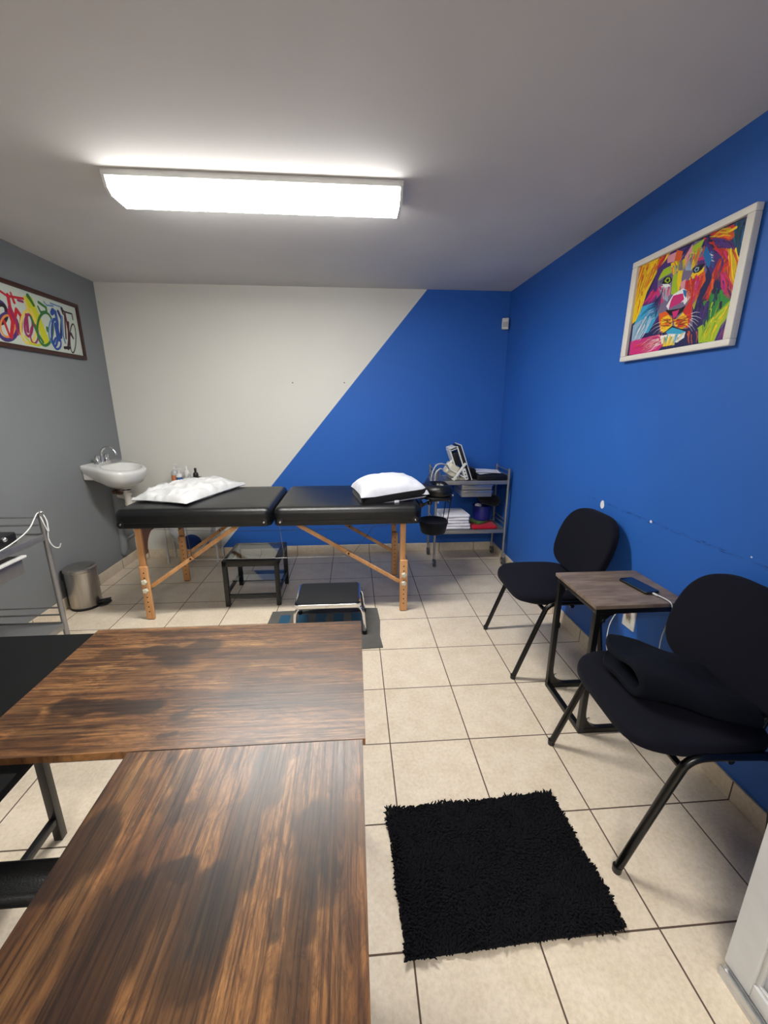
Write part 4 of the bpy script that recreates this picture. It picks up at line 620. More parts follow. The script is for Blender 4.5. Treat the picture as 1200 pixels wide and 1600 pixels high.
# ------------------------------------------------------------------ pillows
def pillow(name, T, lx, ly, h, mat, seed, wr=0.006, n=44, base=0.25, mats=None, droop=0.0):
    b = B(T); vs = {}; out = []
    def surf(u, v, s):
        pu, pv = abs(u), abs(v); e = (1-pu**2.6)*(1-pv**2.6); e = max(e, 0)**0.42
        ear = 1+0.06*(pu*pv)**3
        x, y = lx*u*ear*(1-0.05*(1-pv)*pu**3*0), ly*v*ear
        z = h*e*(1.0 if s > 0 else -base)
        w = noise.noise(Vector((x*9+seed, y*9, s)))*wr*1.5+noise.noise(Vector((x*28+seed, y*14, s*3)))*wr-abs(noise.noise(Vector((x*13+y*9+seed, y*11-x*5, 2))))*wr*1.8
        z += w*min(1, e*2)*(1 if s > 0 else 0.2)
        return (x, y, z+(0.004 if s > 0 else -0.004)*(0 if e <= 0 else 1)+h*base)
    g = [[-1+2*i/n for i in range(n+1)] for _ in (0, 1)]
    for s in (1, -1):
        vs_ = [surf(g[0][i], g[1][j], s) for i in range(n+1) for j in range(n+1)]
        fs = [(i*(n+1)+j, (i+1)*(n+1)+j, (i+1)*(n+1)+j+1, i*(n+1)+j+1) for i in range(n) for j in range(n)]
        b.add(vs_, fs)
    return b
t = thing('pillow', 'flat white crumpled pillow at the sink end of the massage table', 'pillow', (-1.28, -0.08, 0.76))
T = Matrix.Translation((-1.285, -0.145, 0.758)) @ Matrix.Rotation(math.radians(72), 4, 'Z')
b = pillow('pillow', T, 0.325, 0.205, 0.072, 'sheet', 3.0, 0.017); obj('pillowcase', b, 'sheet', t, 180)
t = thing('pillow', 'plump white pillow with a black side band beside the face cradle', 'pillow', (0.1, -0.28, 0.76))
T = Matrix.Translation((0.105, -0.325, 0.756)) @ Matrix.Rotation(math.radians(10), 4, 'Z')
b = pillow('pillow', T @ Matrix.Translation((0, 0, 0.040)), 0.222, 0.185, 0.112, 'sheetblue', 8.0, 0.004, base=0.06); pc = obj('pillowcase', b, 'sheetblue', t, 180)
b = B(T)
def edge(o, z): return [(x, y, z+0.022*(x/0.22)**1+0.0) for x, y in o]
ro = rr(0, 0, 0.452, 0.375, 0.035)
b.loft([edge(ro(0.012), 0.010), edge(ro(0.0), 0.014), edge(ro(-0.003), 0.030), edge(ro(0.000), 0.060), edge(ro(0.016), 0.066)]); obj('side_band', b, 'blackband', t, 60)
b = B(T); b.loft([edge(ro(0.03), -0.010+0.012), edge(ro(0.006), 0.005), edge(ro(0.006), 0.012), edge(ro(0.02), 0.014)]); obj('underside', b, 'sheetblue', t, 60)
b = B(T @ Matrix.Translation((0.005, -0.195, 0.0))); b.box(-0.016, 0.016, -0.002, 0.0, -0.008, 0.018, 0.0008); obj('care_label', b, 'paper', t)

# ------------------------------------------------------------------ low black table with glass
t = thing('side_table', 'low black wooden table with a glass top under the massage table', 'table', (-0.855, -0.24, 0))
x0, x1, y0, y1 = -1.048, -0.665, -0.430, -0.048; w = 0.030
for x in (x0, x1-w):
    for y in (y0, y1-w): b = B(); b.box(x, x+w, y, y+w, 0, 0.335, 0.002); obj('leg', b, 'blackmetal', t)
b = B(); b.box(x0, x1, y0, y0+0.032, 0.300, 0.342, 0.002); b.box(x0, x1, y1-0.032, y1, 0.300, 0.342, 0.002); b.box(x0, x0+0.032, y0+0.032, y1-0.032, 0.300, 0.342, 0.002); b.box(x1-0.032, x1, y0+0.032, y1-0.032, 0.300, 0.342, 0.002)
obj('top_frame', b, 'blackmetal', t)
b = B(); b.box(x0+0.026, x1-0.026, y0+0.026, y1-0.026, 0.3425, 0.347); obj('glass_top', b, 'glass', t)
b = B(); b.box(x0+w, x1-w, y0+0.006, y0+0.024, 0.062, 0.088, 0.002)
for x in (x0+0.006, x1-0.024): b.box(x, x+0.018, y0+w, y1-w, 0.085, 0.110, 0.002)
b.box(x0+w, x1-w, y1-0.024, y1-0.006, 0.085, 0.110, 0.002); obj('stretcher', b, 'blackmetal', t)
b = B(); b.box(x0+0.004, x1-0.004, -0.245, y1-0.004, 0.111, 0.116); obj('lower_glass', b, 'glass', t)

# ------------------------------------------------------------------ step stool and mat
t = thing('floor_mat', 'flat grey floor mat with a row of blue squares under the step stool', 'mat', (-0.34, -0.76, 0))
b = B(); o = [(-0.705, -0.530), (-0.15, -0.512), (0.012, -0.525), (0.022, -0.70), (0.010, -0.88), (0.020, -1.002), (-0.15, -1.010), (-0.70, -1.015), (-0.712, -0.78)]
b.prism(o, 2, 0, 0.005); obj('mat_base', b, 'mat', t, 0)
for k in range(5):
    xx = -0.640+k*0.118; b = B(); b.prism([(xx, -0.725), (xx+0.068, -0.725), (xx+0.068, -0.585), (xx, -0.585)], 2, 0.005, 0.0056); obj('square', b, 'matblue', t, 0)
t = thing('step_stool', 'chrome step stool with a black rubber tread on the grey mat', 'step stool', (-0.305, -0.71, 0.005))
sx0, sx1, sy0, sy1, sz = -0.505, -0.105, -0.868, -0.556, 0.222
b = B(); b.slab(rr((sx0+sx1)/2, (sy0+sy1)/2, sx1-sx0, sy1-sy0, 0.030), sz-0.028, sz-0.001, 0.003, 3); obj('tray', b, 'chrome', t, 40)
b = B(); b.slab(rr((sx0+sx1)/2, (sy0+sy1)/2, sx1-sx0-0.022, sy1-sy0-0.022, 0.024), sz-0.001, sz+0.003, 0.001, 2); obj('tread', b, 'rubber', t, 40)
for y, d in ((sy0+0.030, -0.004), (sy1-0.030, 0.004)):
    b = B(); xa, xb = sx0-0.008, sx1+0.022
    b.tube([(xa, y+d*3, 0.012), (xa+0.006, y+d*2, 0.09), (xa+0.012, y+d, 0.150), (xa+0.028, y, 0.178), (xa+0.060, y, 0.187), (xb-0.060, y, 0.187), (xb-0.028, y, 0.178), (xb-0.012, y+d, 0.150), (xb-0.006, y+d*2, 0.09), (xb, y+d*3, 0.012)], 0.0115, 12); lg = obj('leg_frame', b, 'chrome', t, 60)
    for x in (xa, xb):
        b = B(); b.lathe([(0.014, 0.006), (0.015, 0.012), (0.014, 0.030)], (x, y+d*3, 0), 14); obj('rubber_foot', b, 'blackplastic', lg)

# ------------------------------------------------------------------ steel trolleys
def trolley(t, X0, X1, Y0, Y1, z_top=0.75, z_low=0.32, post=0.855, rail_sides=('y1', 'x0'), castor=True, tr=0.011, legs=None):
    for x in (X0, X1):
        for y in (Y0, Y1):
            b = B(); b.tube([(x, y, 0.10), (x, y, post-0.002)], tr, 14, False); b.ball((x, y, post), tr*1.02, 12, 6, (1, 1, 0.5)); pst = obj('post', b, 'steel', t, 40)
            b = B(); b.bar((x, y, 0.105), (x, y-0.012, 0.045), 0.016, 0.030, 0.003); b.lathe([(0.008, -0.016), (0.012, -0.016), (0.012, 0.016), (0.008, 0.016)], (x, y-0.012, 0.036), 12, (1, 0, 0)); obj('castor_fork', b, 'steel', pst)
            b = B(); b.lathe([(0.018, -0.010), (0.034, -0.010), (0.036, -0.006), (0.036, 0.006), (0.034, 0.010), (0.018, 0.010)], (x, y-0.012, 0.036), 22, (1, 0, 0)); obj('castor_wheel', b, 'castor', pst)
    for z in (z_top, z_low):
        b = B(); b.box(X0, X1, Y0, Y1, z-0.006, z, 0.001); b.box(X0, X1, Y0-0.004, Y0+0.002, z-0.028, z+0.004, 0.001); b.box(X0, X1, Y1-0.002, Y1+0.004, z-0.028, z+0.004, 0.001); b.box(X0-0.004, X0+0.002, Y0, Y1, z-0.028, z+0.004, 0.001); b.box(X1-0.002, X1+0.004, Y0, Y1, z-0.028, z+0.004, 0.001)
        obj('shelf', b, 'steel', t)
        for dz in (0.045, 0.085):
            for sd in rail_sides:
                b = B()
                if sd == 'y1': b.tube([(X0, Y1, z+dz), (X1, Y1, z+dz)], 0.0045, 8, False)
                if sd == 'x0': b.tube([(X0, Y0, z+dz), (X0, Y1, z+dz)], 0.0045, 8, False)
                if sd == 'x1': b.tube([(X1, Y0, z+dz), (X1, Y1, z+dz)], 0.0045, 8, False)
                if sd == 'y0': b.tube([(X0, Y0, z+dz), (X1, Y0, z+dz)], 0.0045, 8, False)
                obj('guard_rail', b, 'steel', t, 40)
t = thing('instrument_trolley', 'two tier steel trolley in the blue corner carrying towels and a therapy unit', 'trolley', (0.86, 0.37, 0))
trolley(t, 0.555, 1.172, 0.215, 0.515, 0.755, 0.322, 0.855, ('x0', 'x1'))
for z0, z1 in ((0.680, 0.724), (0.618, 0.674)):
    b = B(); b.box(0.775, 1.035, 0.222, 0.49, z0, z1, 0.003); dr = obj('drawer', b, 'steel', t)
    b = B(); b.box(0.770, 1.040, 0.212, 0.222, z1-0.012, z1-0.004, 0.002); obj('drawer_lip', b, 'chrome', dr)
TA = thing('instrument_trolley', 'steel trolley against the grey wall beside the black desk', 'trolley', (-1.87, -1.42, 0))
trolley(TA, -2.10, -1.625, -1.78, -1.12, 0.775, 0.300, 0.885, ('y1', 'x0'), tr=0.0125)
b = B(); b.box(-2.02, -1.628, -1.70, -1.275, 0.640, 0.722, 0.003); dr = obj('drawer', b, 'steel', TA)
b = B(); b.box(-1.630, -1.608, -1.70, -1.272, 0.716, 0.726, 0.002); obj('drawer_lip', b, 'whitemetal', dr)  # white colour stands in for the bright highlight along the metal lip

# ------------------------------------------------------------------ things on the left trolley
t = thing('black_device', 'black boxy apparatus with a silver knob on the left trolley', 'device', (-1.78, -1.42, 0.775))
b = B(); b.box(-1.92, -1.655, -1.60, -1.24, 0.776, 0.828, 0.008); obj('body', b, 'blackplastic', t)
b = B(); b.box(-1.90, -1.72, -1.55, -1.30, 0.828, 0.872, 0.010); b.tube([(-1.80, -1.40, 0.86), (-1.79, -1.40, 0.93), (-1.77, -1.38, 0.955)], 0.018, 10); obj('upper_unit', b, 'blackplastic', t)
b = B(); b.lathe([(0.010, 0), (0.011, 0.008), (0.008, 0.014), (0.001, 0.016)], (-1.655, -1.315, 0.812), 16, (1, 0, 0.3)); obj('knob', b, 'chrome', t, 50)
b = B(); b.tube([(-1.63, -1.55, 0.80), (-1.61, -1.40, 0.79), (-1.60, -1.25, 0.83), (-1.625, -1.135, 0.885), (-1.608, -1.118, 0.855), (-1.602, -1.125, 0.79), (-1.61, -1.135, 0.84), (-1.632, -1.12, 0.888), (-1.606, -1.115, 0.84), (-1.605, -1.13, 0.76), (-1.60, -1.12, 0.715), (-1.585, -1.105, 0.70), (-1.575, -1.10, 0.72)], 0.0028, 8)
tag(obj('charging_cable', b, 'whiteplastic', None, 60), 'thin white cable looped over the corner post of the left trolley', 'cable')

# ------------------------------------------------------------------ things on the right trolley
t = thing('therapy_machine', 'white and black therapy unit leaning on a stand on the corner trolley', 'medical device', (0.77, 0.33, 0.76))
def leanbox(b, s0, s1, t0, t1, y0, y1, bev=0.003):
    # s runs up the leaning slab, t runs through it towards the left
    o = Vector((0.868, 0, 0.762)); up = Vector((-0.345, 0, 0.939)); nn = Vector((-0.939, 0, -0.345))
    bb = B(); bb.box(s0, s1, t0, t1, y0, y1, bev); b.add([o+up*v[0]+nn*v[1]+Vector((0, v[2], 0)) for v in bb.v], bb.f)
Y0_, Y1_ = 0.245, 0.46
b = B(); leanbox(b, 0.0, 0.315, 0.0, 0.007, Y0_, Y1_); obj('screen_rim', b, 'whiteplastic', t)
b = B(); leanbox(b, 0.005, 0.31, 0.007, 0.030, Y0_+0.003, Y1_); obj('screen_body', b, 'blackplastic', t)
b = B(); leanbox(b, 0.125, 0.315, 0.034, 0.044, Y0_-0.006, Y0_+0.02); leanbox(b, 0.295, 0.315, 0.044, 0.10, Y0_-0.006, Y0_+0.18); leanbox(b, 0.30, 0.315, 0.034, 0.1, Y0_-0.006, Y0_+0.01); leanbox(b, 0.05, 0.30, 0.095, 0.103, Y0_+0.02, Y0_+0.18); leanbox(b, 0.02, 0.12, 0.030, 0.060, Y0_-0.012, Y0_+0.08); obj('rear_housing', b, 'whiteplastic', t)
b = B(); leanbox(b, 0.16, 0.27, 0.052, 0.09, Y0_+0.01, Y0_+0.16); obj('handle_recess', b, 'blackplastic', t)
for k in range(3):
    b = B(); o = Vector((0.868, 0, 0.762))+Vector((-0.345, 0, 0.939))*(0.04+0.028*k)+Vector((-0.939, 0, -0.345))*0.045; b.lathe([(0.0055, 0), (0.0055, 0.002)], (o.x, Y0_-0.012, o.z), 10, (0, -1, 0)); obj('socket', b, 'blackplastic', t)
b = B(); b.bar((0.70, 0.236, 0.762), (0.80, 0.236, 0.905), 0.012, 0.020); b.bar((0.66, 0.25, 0.86), (0.83, 0.25, 0.765), 0.010, 0.010); b.bar((0.70, 0.42, 0.762), (0.80, 0.42, 0.905), 0.012, 0.020); b.bar((0.66, 0.30, 0.88), (0.73, 0.30, 0.95), 0.012, 0.02); obj('stand', b, 'whiteplastic', t)
b = B(Matrix.Translation((0.70, 0.33, 0.84)) @ Matrix.Rotation(0.5, 4, 'Y')); b.slab(rr(0, 0, 0.10, 0.14, 0.02), -0.05, 0.05, 0.012); obj('probe_holder', b, 'cream', t)
b = B(); b.box(0.70, 0.82, 0.27, 0.44, 0.757, 0.775, 0.006); obj('base_plate', b, 'cream', t)
t = thing('plastic_bag', 'crumpled clear plastic bag with tubing hung at the left trolley post', 'bag', (0.56, 0.2, 0.62))
b = B(); rings = []
for k in range(16):
    f = k/15; z = 0.60+0.31*f; r0 = 0.02+0.062*math.sin(PI*min(1, f*1.15+0.05))**0.8; rings.append([(0.552-0.03*(1-f)+r0*(1.0+0.45*noise.noise(Vector((a*2.2, z*14, 1))))*math.cos(a), 0.195+0.6*r0*(1+0.45*noise.noise(Vector((a*2.5, z*12, 5))))*math.sin(a), z) for a in [2*PI*i/22 for i in range(22)]])
b.loft(rings, False); obj('film', b, 'bag', t, 25)
for pts in (((0.50, 0.19, 0.75), (0.51, 0.18, 0.84), (0.55, 0.18, 0.905), (0.62, 0.20, 0.90), (0.66, 0.24, 0.86)), ((0.53, 0.17, 0.73), (0.535, 0.17, 0.83), (0.57, 0.17, 0.87), (0.60, 0.18, 0.86)), ((0.485, 0.2, 0.58), (0.50, 0.2, 0.66), (0.535, 0.19, 0.77)), ((0.565, 0.17, 0.58), (0.56, 0.17, 0.66), (0.575, 0.17, 0.74))):
    b = B(); b.tube(pts, 0.006, 8); obj('tubing', b, 'amber', t, 60)
t = thing('carry_case', 'flat black case under the papers on the corner trolley', 'case', (1.04, 0.36, 0.757))
b = B(); b.box(0.905, 1.160, 0.228, 0.49, 0.757, 0.803, 0.006); obj('case_body', b, 'blackplastic', t)
b = B(); b.box(0.90, 1.163, 0.222, 0.232, 0.784, 0.789, 0.001); obj('seam', b, 'blackmetal', t)
b = B()
b.slab(rr(0.875, 0.40, 0.11, 0.16, 0.04), 0.757, 0.845, 0.03, 4); tag(obj('pouch', b, 'darkcloth', None, 60), 'black soft pouch between the therapy unit and the case', 'pouch')
for k, (rz, dx, lab) in enumerate(((14, 0, 'lower of two white paper sheets on the black case'), (-8, 0.01, 'upper of two white paper sheets on the black case'))):
    b = B(Matrix.Translation((1.02+dx, 0.375, 0.8045+0.008*k)) @ Matrix.Rotation(math.radians(rz), 4, 'Z')); n = 10
    vs = [(-0.105+0.21*i/n, -0.09+0.18*j/n, 0.004*math.sin(3*i/n+k)+0.003*j/n+0.0025) for i in range(n+1) for j in range(n+1)]; m_ = len(vs)
    vs += [(x, y, z-0.0025) for x, y, z in vs]
    fs = [(i*(n+1)+j, (i+1)*(n+1)+j, (i+1)*(n+1)+j+1, i*(n+1)+j+1) for i in range(n) for j in range(n)]; fs += [tuple(q+m_ for q in f[::-1]) for f in fs]
    b.add(vs, fs); tag(obj('paper_sheet', b, 'paper', None, 30), lab, 'paper', 'papers on the black case')
for k in range(5):
    lab = ['bottom', 'second lowest', 'middle', 'second highest', 'topmost'][k]+' folded white towel in the stack on the lower trolley shelf'
    b = B(Matrix.Translation((0.735+0.006*math.sin(k*2.1), 0.36, 0.325+k*0.0262)) @ Matrix.Rotation(math.radians([1, -2, 1.5, -1, 3][k]), 4, 'Z'))
    def fo(i, k=k): return [(x*(1+0.02*noise.noise(Vector((x*12, y*12, k*3)))), y*(1+0.02*noise.noise(Vector((x*9, y*9, k)))) ) for x, y in rr(0, 0, 0.285-0.010*k, 0.255, 0.02)(i)]
    b.slab(fo, 0.0, 0.0255, 0.0115, 4); tag(obj('folded_towel', b, 'towel', None, 60), lab, 'towel', 'white towels stacked on the lower trolley shelf')
b = B(); b.slab(rr(1.0, 0.36, 0.225, 0.26, 0.02), 0.323, 0.352, 0.012); b2 = B(); tag(obj('folded_cloth', b, 'red', None, 60), 'folded red cloth beneath the green one on the lower trolley shelf', 'cloth', 'coloured cloths on the lower trolley shelf')
b = B(Matrix.Translation((0.965, 0.375, 0.3525)) @ Matrix.Rotation(0.6, 4, 'Z')); b.slab(rr(0, 0, 0.13, 0.16, 0.02), 0, 0.016, 0.007); tag(obj('folded_cloth', b, 'green', None, 60), 'small olive green cloth lying on the red cloth', 'cloth', 'coloured cloths on the lower trolley shelf')
t = thing('bucket', 'small dark blue pot on the lower trolley shelf', 'pot', (1.02, 0.37, 0.368))
b = B(); b.lathe([(0.058, 0), (0.072, 0.006), (0.082, 0.11), (0.086, 0.135), (0.082, 0.136), (0.078, 0.11), (0.066, 0.012)], (1.015, 0.40, 0.369), 32); obj('pot_body', b, 'bluepot', t, 50)
b = B(); b.ball((0.975, 0.385, 0.503), 0.030, 14, 8, (1, 1, 0.6)); tag(obj('cotton_wad', b, 'towel', None, 60), 'white wad lying in the mouth of the blue pot', 'cloth')
b = B(Matrix.Translation((1.065, 0.39, 0.512)) @ Matrix.Rotation(0.2, 4, 'Y')); b.slab(rr(0, 0, 0.19, 0.20, 0.08), 0, 0.095, 0.045, 5); tag(obj('bag', b, 'darkcloth', None, 60), 'black soft bag resting on the blue pot', 'bag')

# ------------------------------------------------------------------ white rack with bottles behind the massage table
t = thing('storage_rack', 'narrow white metal rack with a fabric bin by the white wall', 'rack', (-1.57, 0.49, 0))
RX0, RX1, RY0, RY1 = -1.795, -1.365, 0.43, 0.575
for x in (RX0, RX1):
    for y in (RY0, RY1): b = B(); b.box(x-0.008, x+0.008, y-0.008, y+0.008, 0, 0.705, 0.003); obj('post', b, 'whitemetal', t)
b = B(); b.box(RX0-0.010, RX1+0.010, RY0-0.012, RY1+0.012, 0.700, 0.716, 0.004); obj('shelf', b, 'whitemetal', t)
b = B(); n = 14
ring = lambda s, z: [(RX0+0.02+(RX1-RX0-0.04)*(0.5+0.5*px*s), RY0+0.01+(RY1-RY0-0.02)*(0.5+0.5*py), z+0.0) for px, py in ((-1, -1), (1, -1), (1, 1), (-1, 1))]
sag = [(RX0+0.012+(RX1-RX0-0.024)*i/n, 0.10+0.26*abs(2*i/n-1)**2.6) for i in range(n+1)]
b.loft([[(x, RY0+0.004, z) for x, z in sag], [(x, RY1-0.004, z) for x, z in sag]], False, False)
b.loft([[(x, RY0+0.004, z) for x, z in sag], [(x, RY0+0.004, z+0.028) for x, z in sag]], False, False); obj('fabric_bin', b, 'sheet', t, 60)
b = B(); b.box(RX0, RX1, RY0-0.004, RY0+0.004, 0.360, 0.368); obj('rail', b, 'whitemetal', t)
b = B(); b.ball((-1.60, 0.49, 0.175), 0.075, 18, 12, (1.1, 0.75, 0.95)); b.ball((-1.52, 0.485, 0.150), 0.055, 18, 12, (1.6, 0.8, 0.55)); tag(obj('crumpled_cloth', b, 'bluecloth', None, 60), 'crumpled blue cloth in the fabric bin of the white rack', 'cloth')
def bottle(x, y, r, h, cap, mat, capmat, label, pump=True, band=None):
    t = thing('pump_bottle' if pump else 'bottle', label, 'bottle', (x, y, 0.716), 0, 'bottles on the white rack')
    b = B(); b.lathe([(r*0.9, 0), (r, 0.004), (r, h*0.75), (r*0.8, h*0.88), (r*0.36, h*0.95), (r*0.36, h)], (x, y, 0.7165), 20); o = obj('body', b, mat, t, 50)
    if band:
        b = B(); b.lathe([(r+0.0006, h*0.15), (r+0.0006, h*0.6)], (x, y, 0.7165), 20, cap=False); obj('label', b, band, o, 50)
    b = B()
    if pump:
        b.lathe([(r*0.42, h), (r*0.42, h+0.012), (0.004, h+0.014), (0.004, h+cap)], (x, y, 0.7165), 14); b.box(x-0.008, x+0.028, y-0.007, y+0.007, 0.7165+h+cap-0.002, 0.7165+h+cap+0.009, 0.003)
        obj('pump_head', b, capmat, t, 50)
    else:
        b.lathe([(r*0.45, h), (r*0.45, h+cap), (r*0.3, h+cap+0.003)], (x, y, 0.7165), 14); obj('cap', b, capmat, t, 50)
bottle(-1.675, 0.50, 0.028, 0.118, 0.038, 'amber', 'whiteplastic', 'translucent pump bottle with an orange label, leftmost on the white rack', True, 'label1')
bottle(-1.628, 0.47, 0.024, 0.095, 0.026, 'whiteplastic', 'whiteplastic', 'white pump bottle with a blue label, second from left on the rack', True, 'label2')
bottle(-1.585, 0.53, 0.022, 0.118, 0.020, 'whiteplastic', 'whiteplastic', 'tall plain white bottle with a narrow cap behind the pump bottles', False)
bottle(-1.552, 0.49, 0.020, 0.060, 0.018, 'amber', 'greyplastic', 'short clear grey bottle between the white bottles and the black one', False)
bottle(-1.500, 0.50, 0.022, 0.100, 0.026, 'blackplastic', 'blackplastic', 'small black bottle at the right end of the white rack', False)
b = B(); b.slab(rr(-1.48, 0.47, 0.075, 0.05, 0.012), 0.7165, 0.775, 0.012); tag(obj('black_jar', b, 'blackplastic', None, 50), 'low black jar beside the black bottle on the white rack', 'jar')

# ------------------------------------------------------------------ visitor chairs (built facing -x about the origin)
CH = thing('visitor_chair', 'navy upholstered visitor chair between the corner trolley and the small table', 'chair', (0, 0, 0), 0, 'navy visitor chairs along the blue wall')
def seat_outline(i, n=48):
    o = []
    for k in range(n):
        a = 2*PI*k/n; c, s_ = math.cos(a), math.sin(a); x = (0.215-i)*math.copysign(abs(c)**0.40, c)
        bw = 0.240-0.026*max(0, -x/0.215)**2-0.012*max(0, x/0.215)**2-i
        o.append((x, bw*math.copysign(abs(s_)**0.42, s_)))
    return o
b = B(); b.slab(seat_outline, 0.415, 0.462, 0.024, 6, 0.012, 0.010)
b.v = [(x, y, z-0.016*max(0, (-x-0.12)/0.1)**2) for x, y, z in b.v]; obj('seat', b, 'navyfabric', CH, 60)
b = B(); b.slab(lambda i: seat_outline(i+0.022), 0.402, 0.420, 0.003, 2); obj('seat_shell', b, 'blackplastic', CH, 60)
def back_outline(i, n=48):
    o = []
    for k in range(n):
        a = 2*PI*k/n; c, s_ = math.cos(a), math.sin(a); z = (0.176-i)*math.copysign(abs(s_)**0.56, s_)
        o.append((z, (0.243-0.030*max(0, z/0.17)**1.5-0.012*max(0, -z/0.17)-i)*math.copysign(abs(c)**0.52, c)))
    return o
def lean(v, shell=0.0):
    zz, yy, th = v; x = 0.235-th+0.05*(zz/0.17)*1.05 - 0.35*(yy*yy)*1.0+0.0; return (x, yy, 0.655+zz*0.97)
for nm, t0, t1, e, mt, ins in (('backrest', 0.0, 0.042, 0.018, 'navyfabric', 0.0), ('backrest_shell', -0.012, 0.004, 0.005, 'blackplastic', 0.016)):
    bb = B(); bb.slab(lambda i: back_outline(i+ins), t0, t1, e, 5, 0.006, 0.004 if ins == 0 else 0)
    b = B(); b.add([lean(v) for v in bb.v], bb.f); obj(nm, b, mt, CH, 60)
for s_ in (-1, 1):
    b = B(); b.tube([(-0.222, s_*0.242, 0.012), (-0.163, s_*0.240, 0.18), (-0.098, s_*0.238, 0.362), (-0.080, s_*0.239, 0.402), (-0.044, s_*0.239, 0.422), (0.03, s_*0.238, 0.425)], 0.0125, 12, True, 5); lg = obj('leg', b, 'chairtube', CH, 60)
    b = B(); b.lathe([(0.013, 0), (0.0136, 0.003), (0.0136, 0.022)], (-0.2235, s_*0.2422, 0), 12); obj('foot_cap', b, 'blackplastic', lg)
    b = B(); b.tube([(0.248, s_*0.240, 0.012), (0.218, s_*0.240, 0.20), (0.190, s_*0.239, 0.375), (0.170, s_*0.239, 0.415), (0.130, s_*0.238, 0.425)], 0.0125, 12, True, 5); lg = obj('leg', b, 'chairtube', CH, 60)
    b = B(); b.lathe([(0.013, 0), (0.0145, 0.003), (0.0145, 0.028)], (0.249, s_*0.2402, 0), 12); obj('foot_cap', b, 'blackplastic', lg)
    b = B(); b.tube([(0.02, s_*0.165, 0.398), (0.14, s_*0.165, 0.398), (0.178, s_*0.165, 0.43), (0.200, s_*0.165, 0.50), (0.232, s_*0.165, 0.62)], 0.012, 10, True, 5, flat=0.6); obj('back_support', b, 'chairtube', CH, 60)
b = B(); b.tube([(0.05, -0.238, 0.404), (0.05, 0.238, 0.404)], 0.010, 10, False); b.tube([(-0.09, -0.238, 0.385), (-0.09, 0.238, 0.385)], 0.010, 10, False)
for s_ in (-1, 1): b.tube([(0.02, s_*0.238, 0.425), (0.14, s_*0.238, 0.425)], 0.0125, 10, False)
obj('seat_frame', b, 'chairtube', CH, 60)
dup(CH, (0.888, -2.005, 0), math.radians(-3.0), 'navy upholstered visitor chair with a folded jacket on its seat')
CH.location = (0.905, -1.085, 0); CH.rotation_euler = (0, 0, math.radians(-1.0))

# folded jacket on the nearer chair
def jacket():
    b = B(); n, m_ = 30, 56; vs = []
    prof = []
    for k in range(m_):   # closed profile: a thick strip folded over a roll
        prof.append(k)
    def P(u, k):
        # u 0..1 from the seat front to the back; centre line of the fold, open loop at the near side
        s = k/(m_//2-1) if k < m_//2 else (m_-1-k)/(m_//2-1); outer = k < m_//2
        hgt = 0.080+0.020*math.sin(PI*min(1, u*1.1))-0.035*u; th = 0.013
        # s 0 = top layer far end, ~0.5 = fold at near side, 1 = bottom layer far end
        if s < 0.42: a = s/0.42; y = 0.165-0.27*a; z = 0.020+hgt*(0.35+0.65*min(1, a*2.2)**0.7)+0.012*math.sin(a*7+u*5)
        elif s < 0.62: a = (s-0.42)/0.20; ang = PI*a; y = -0.105-0.045*math.sin(ang); z = 0.020+hgt*(0.5+0.5*math.cos(ang))
        else: a = (s-0.62)/0.38; y = -0.105+0.24*a; z = 0.020+0.010*math.sin(a*PI)*(1-u)
        y += 0.0; zz = z+(th if outer else -th*0.6)*(1 if s < 0.5 else -1)*(1 if True else 1)
        yy = y-(th if outer else -th)*math.sin(PI*min(1, max(0, (s-0.40)/0.24)))
        return yy, max(zz, 0.001)
    for i in range(n+1):
        u = i/n
        for k in range(m_):
            y, z = P(u, k); x = -0.150+0.275*u+0.04*(0.1-y)*0
            wdt = 1.0-0.10*math.cos(PI*u)
            y = y*wdt+(0.05-0.11*u)
            x2 = x-0.06*y*(1-u)+0.06*(1-u)*max(0.0, (y-0.06)/0.10)**2
            w = noise.noise(Vector((x*11, y*11, z*8)))*0.010+noise.noise(Vector((x*30, y*30, 3)))*0.003
            vs.append((0.888+x2+w*0.5, -2.0+y+w*0.6, 0.474+z+w*(0.5+0.5*min(1, z*20))))
    fs = []
    for i in range(n):
        for k in range(m_):
            j = (k+1) % m_; fs.append((i*m_+k, i*m_+j, (i+1)*m_+j, (i+1)*m_+k))
    b.add(vs, fs)
    for i in (0, n):
        for k in range(m_//2-1): b.f.append((i*m_+k, i*m_+k+1, i*m_+m_-2-k, i*m_+m_-1-k)); b.fm.append(0)
    return b
tag(obj('folded_jacket', jacket(), 'fleece', None, 75, 1), 'dark navy fleece jacket folded on the seat of the nearer chair', 'jacket')

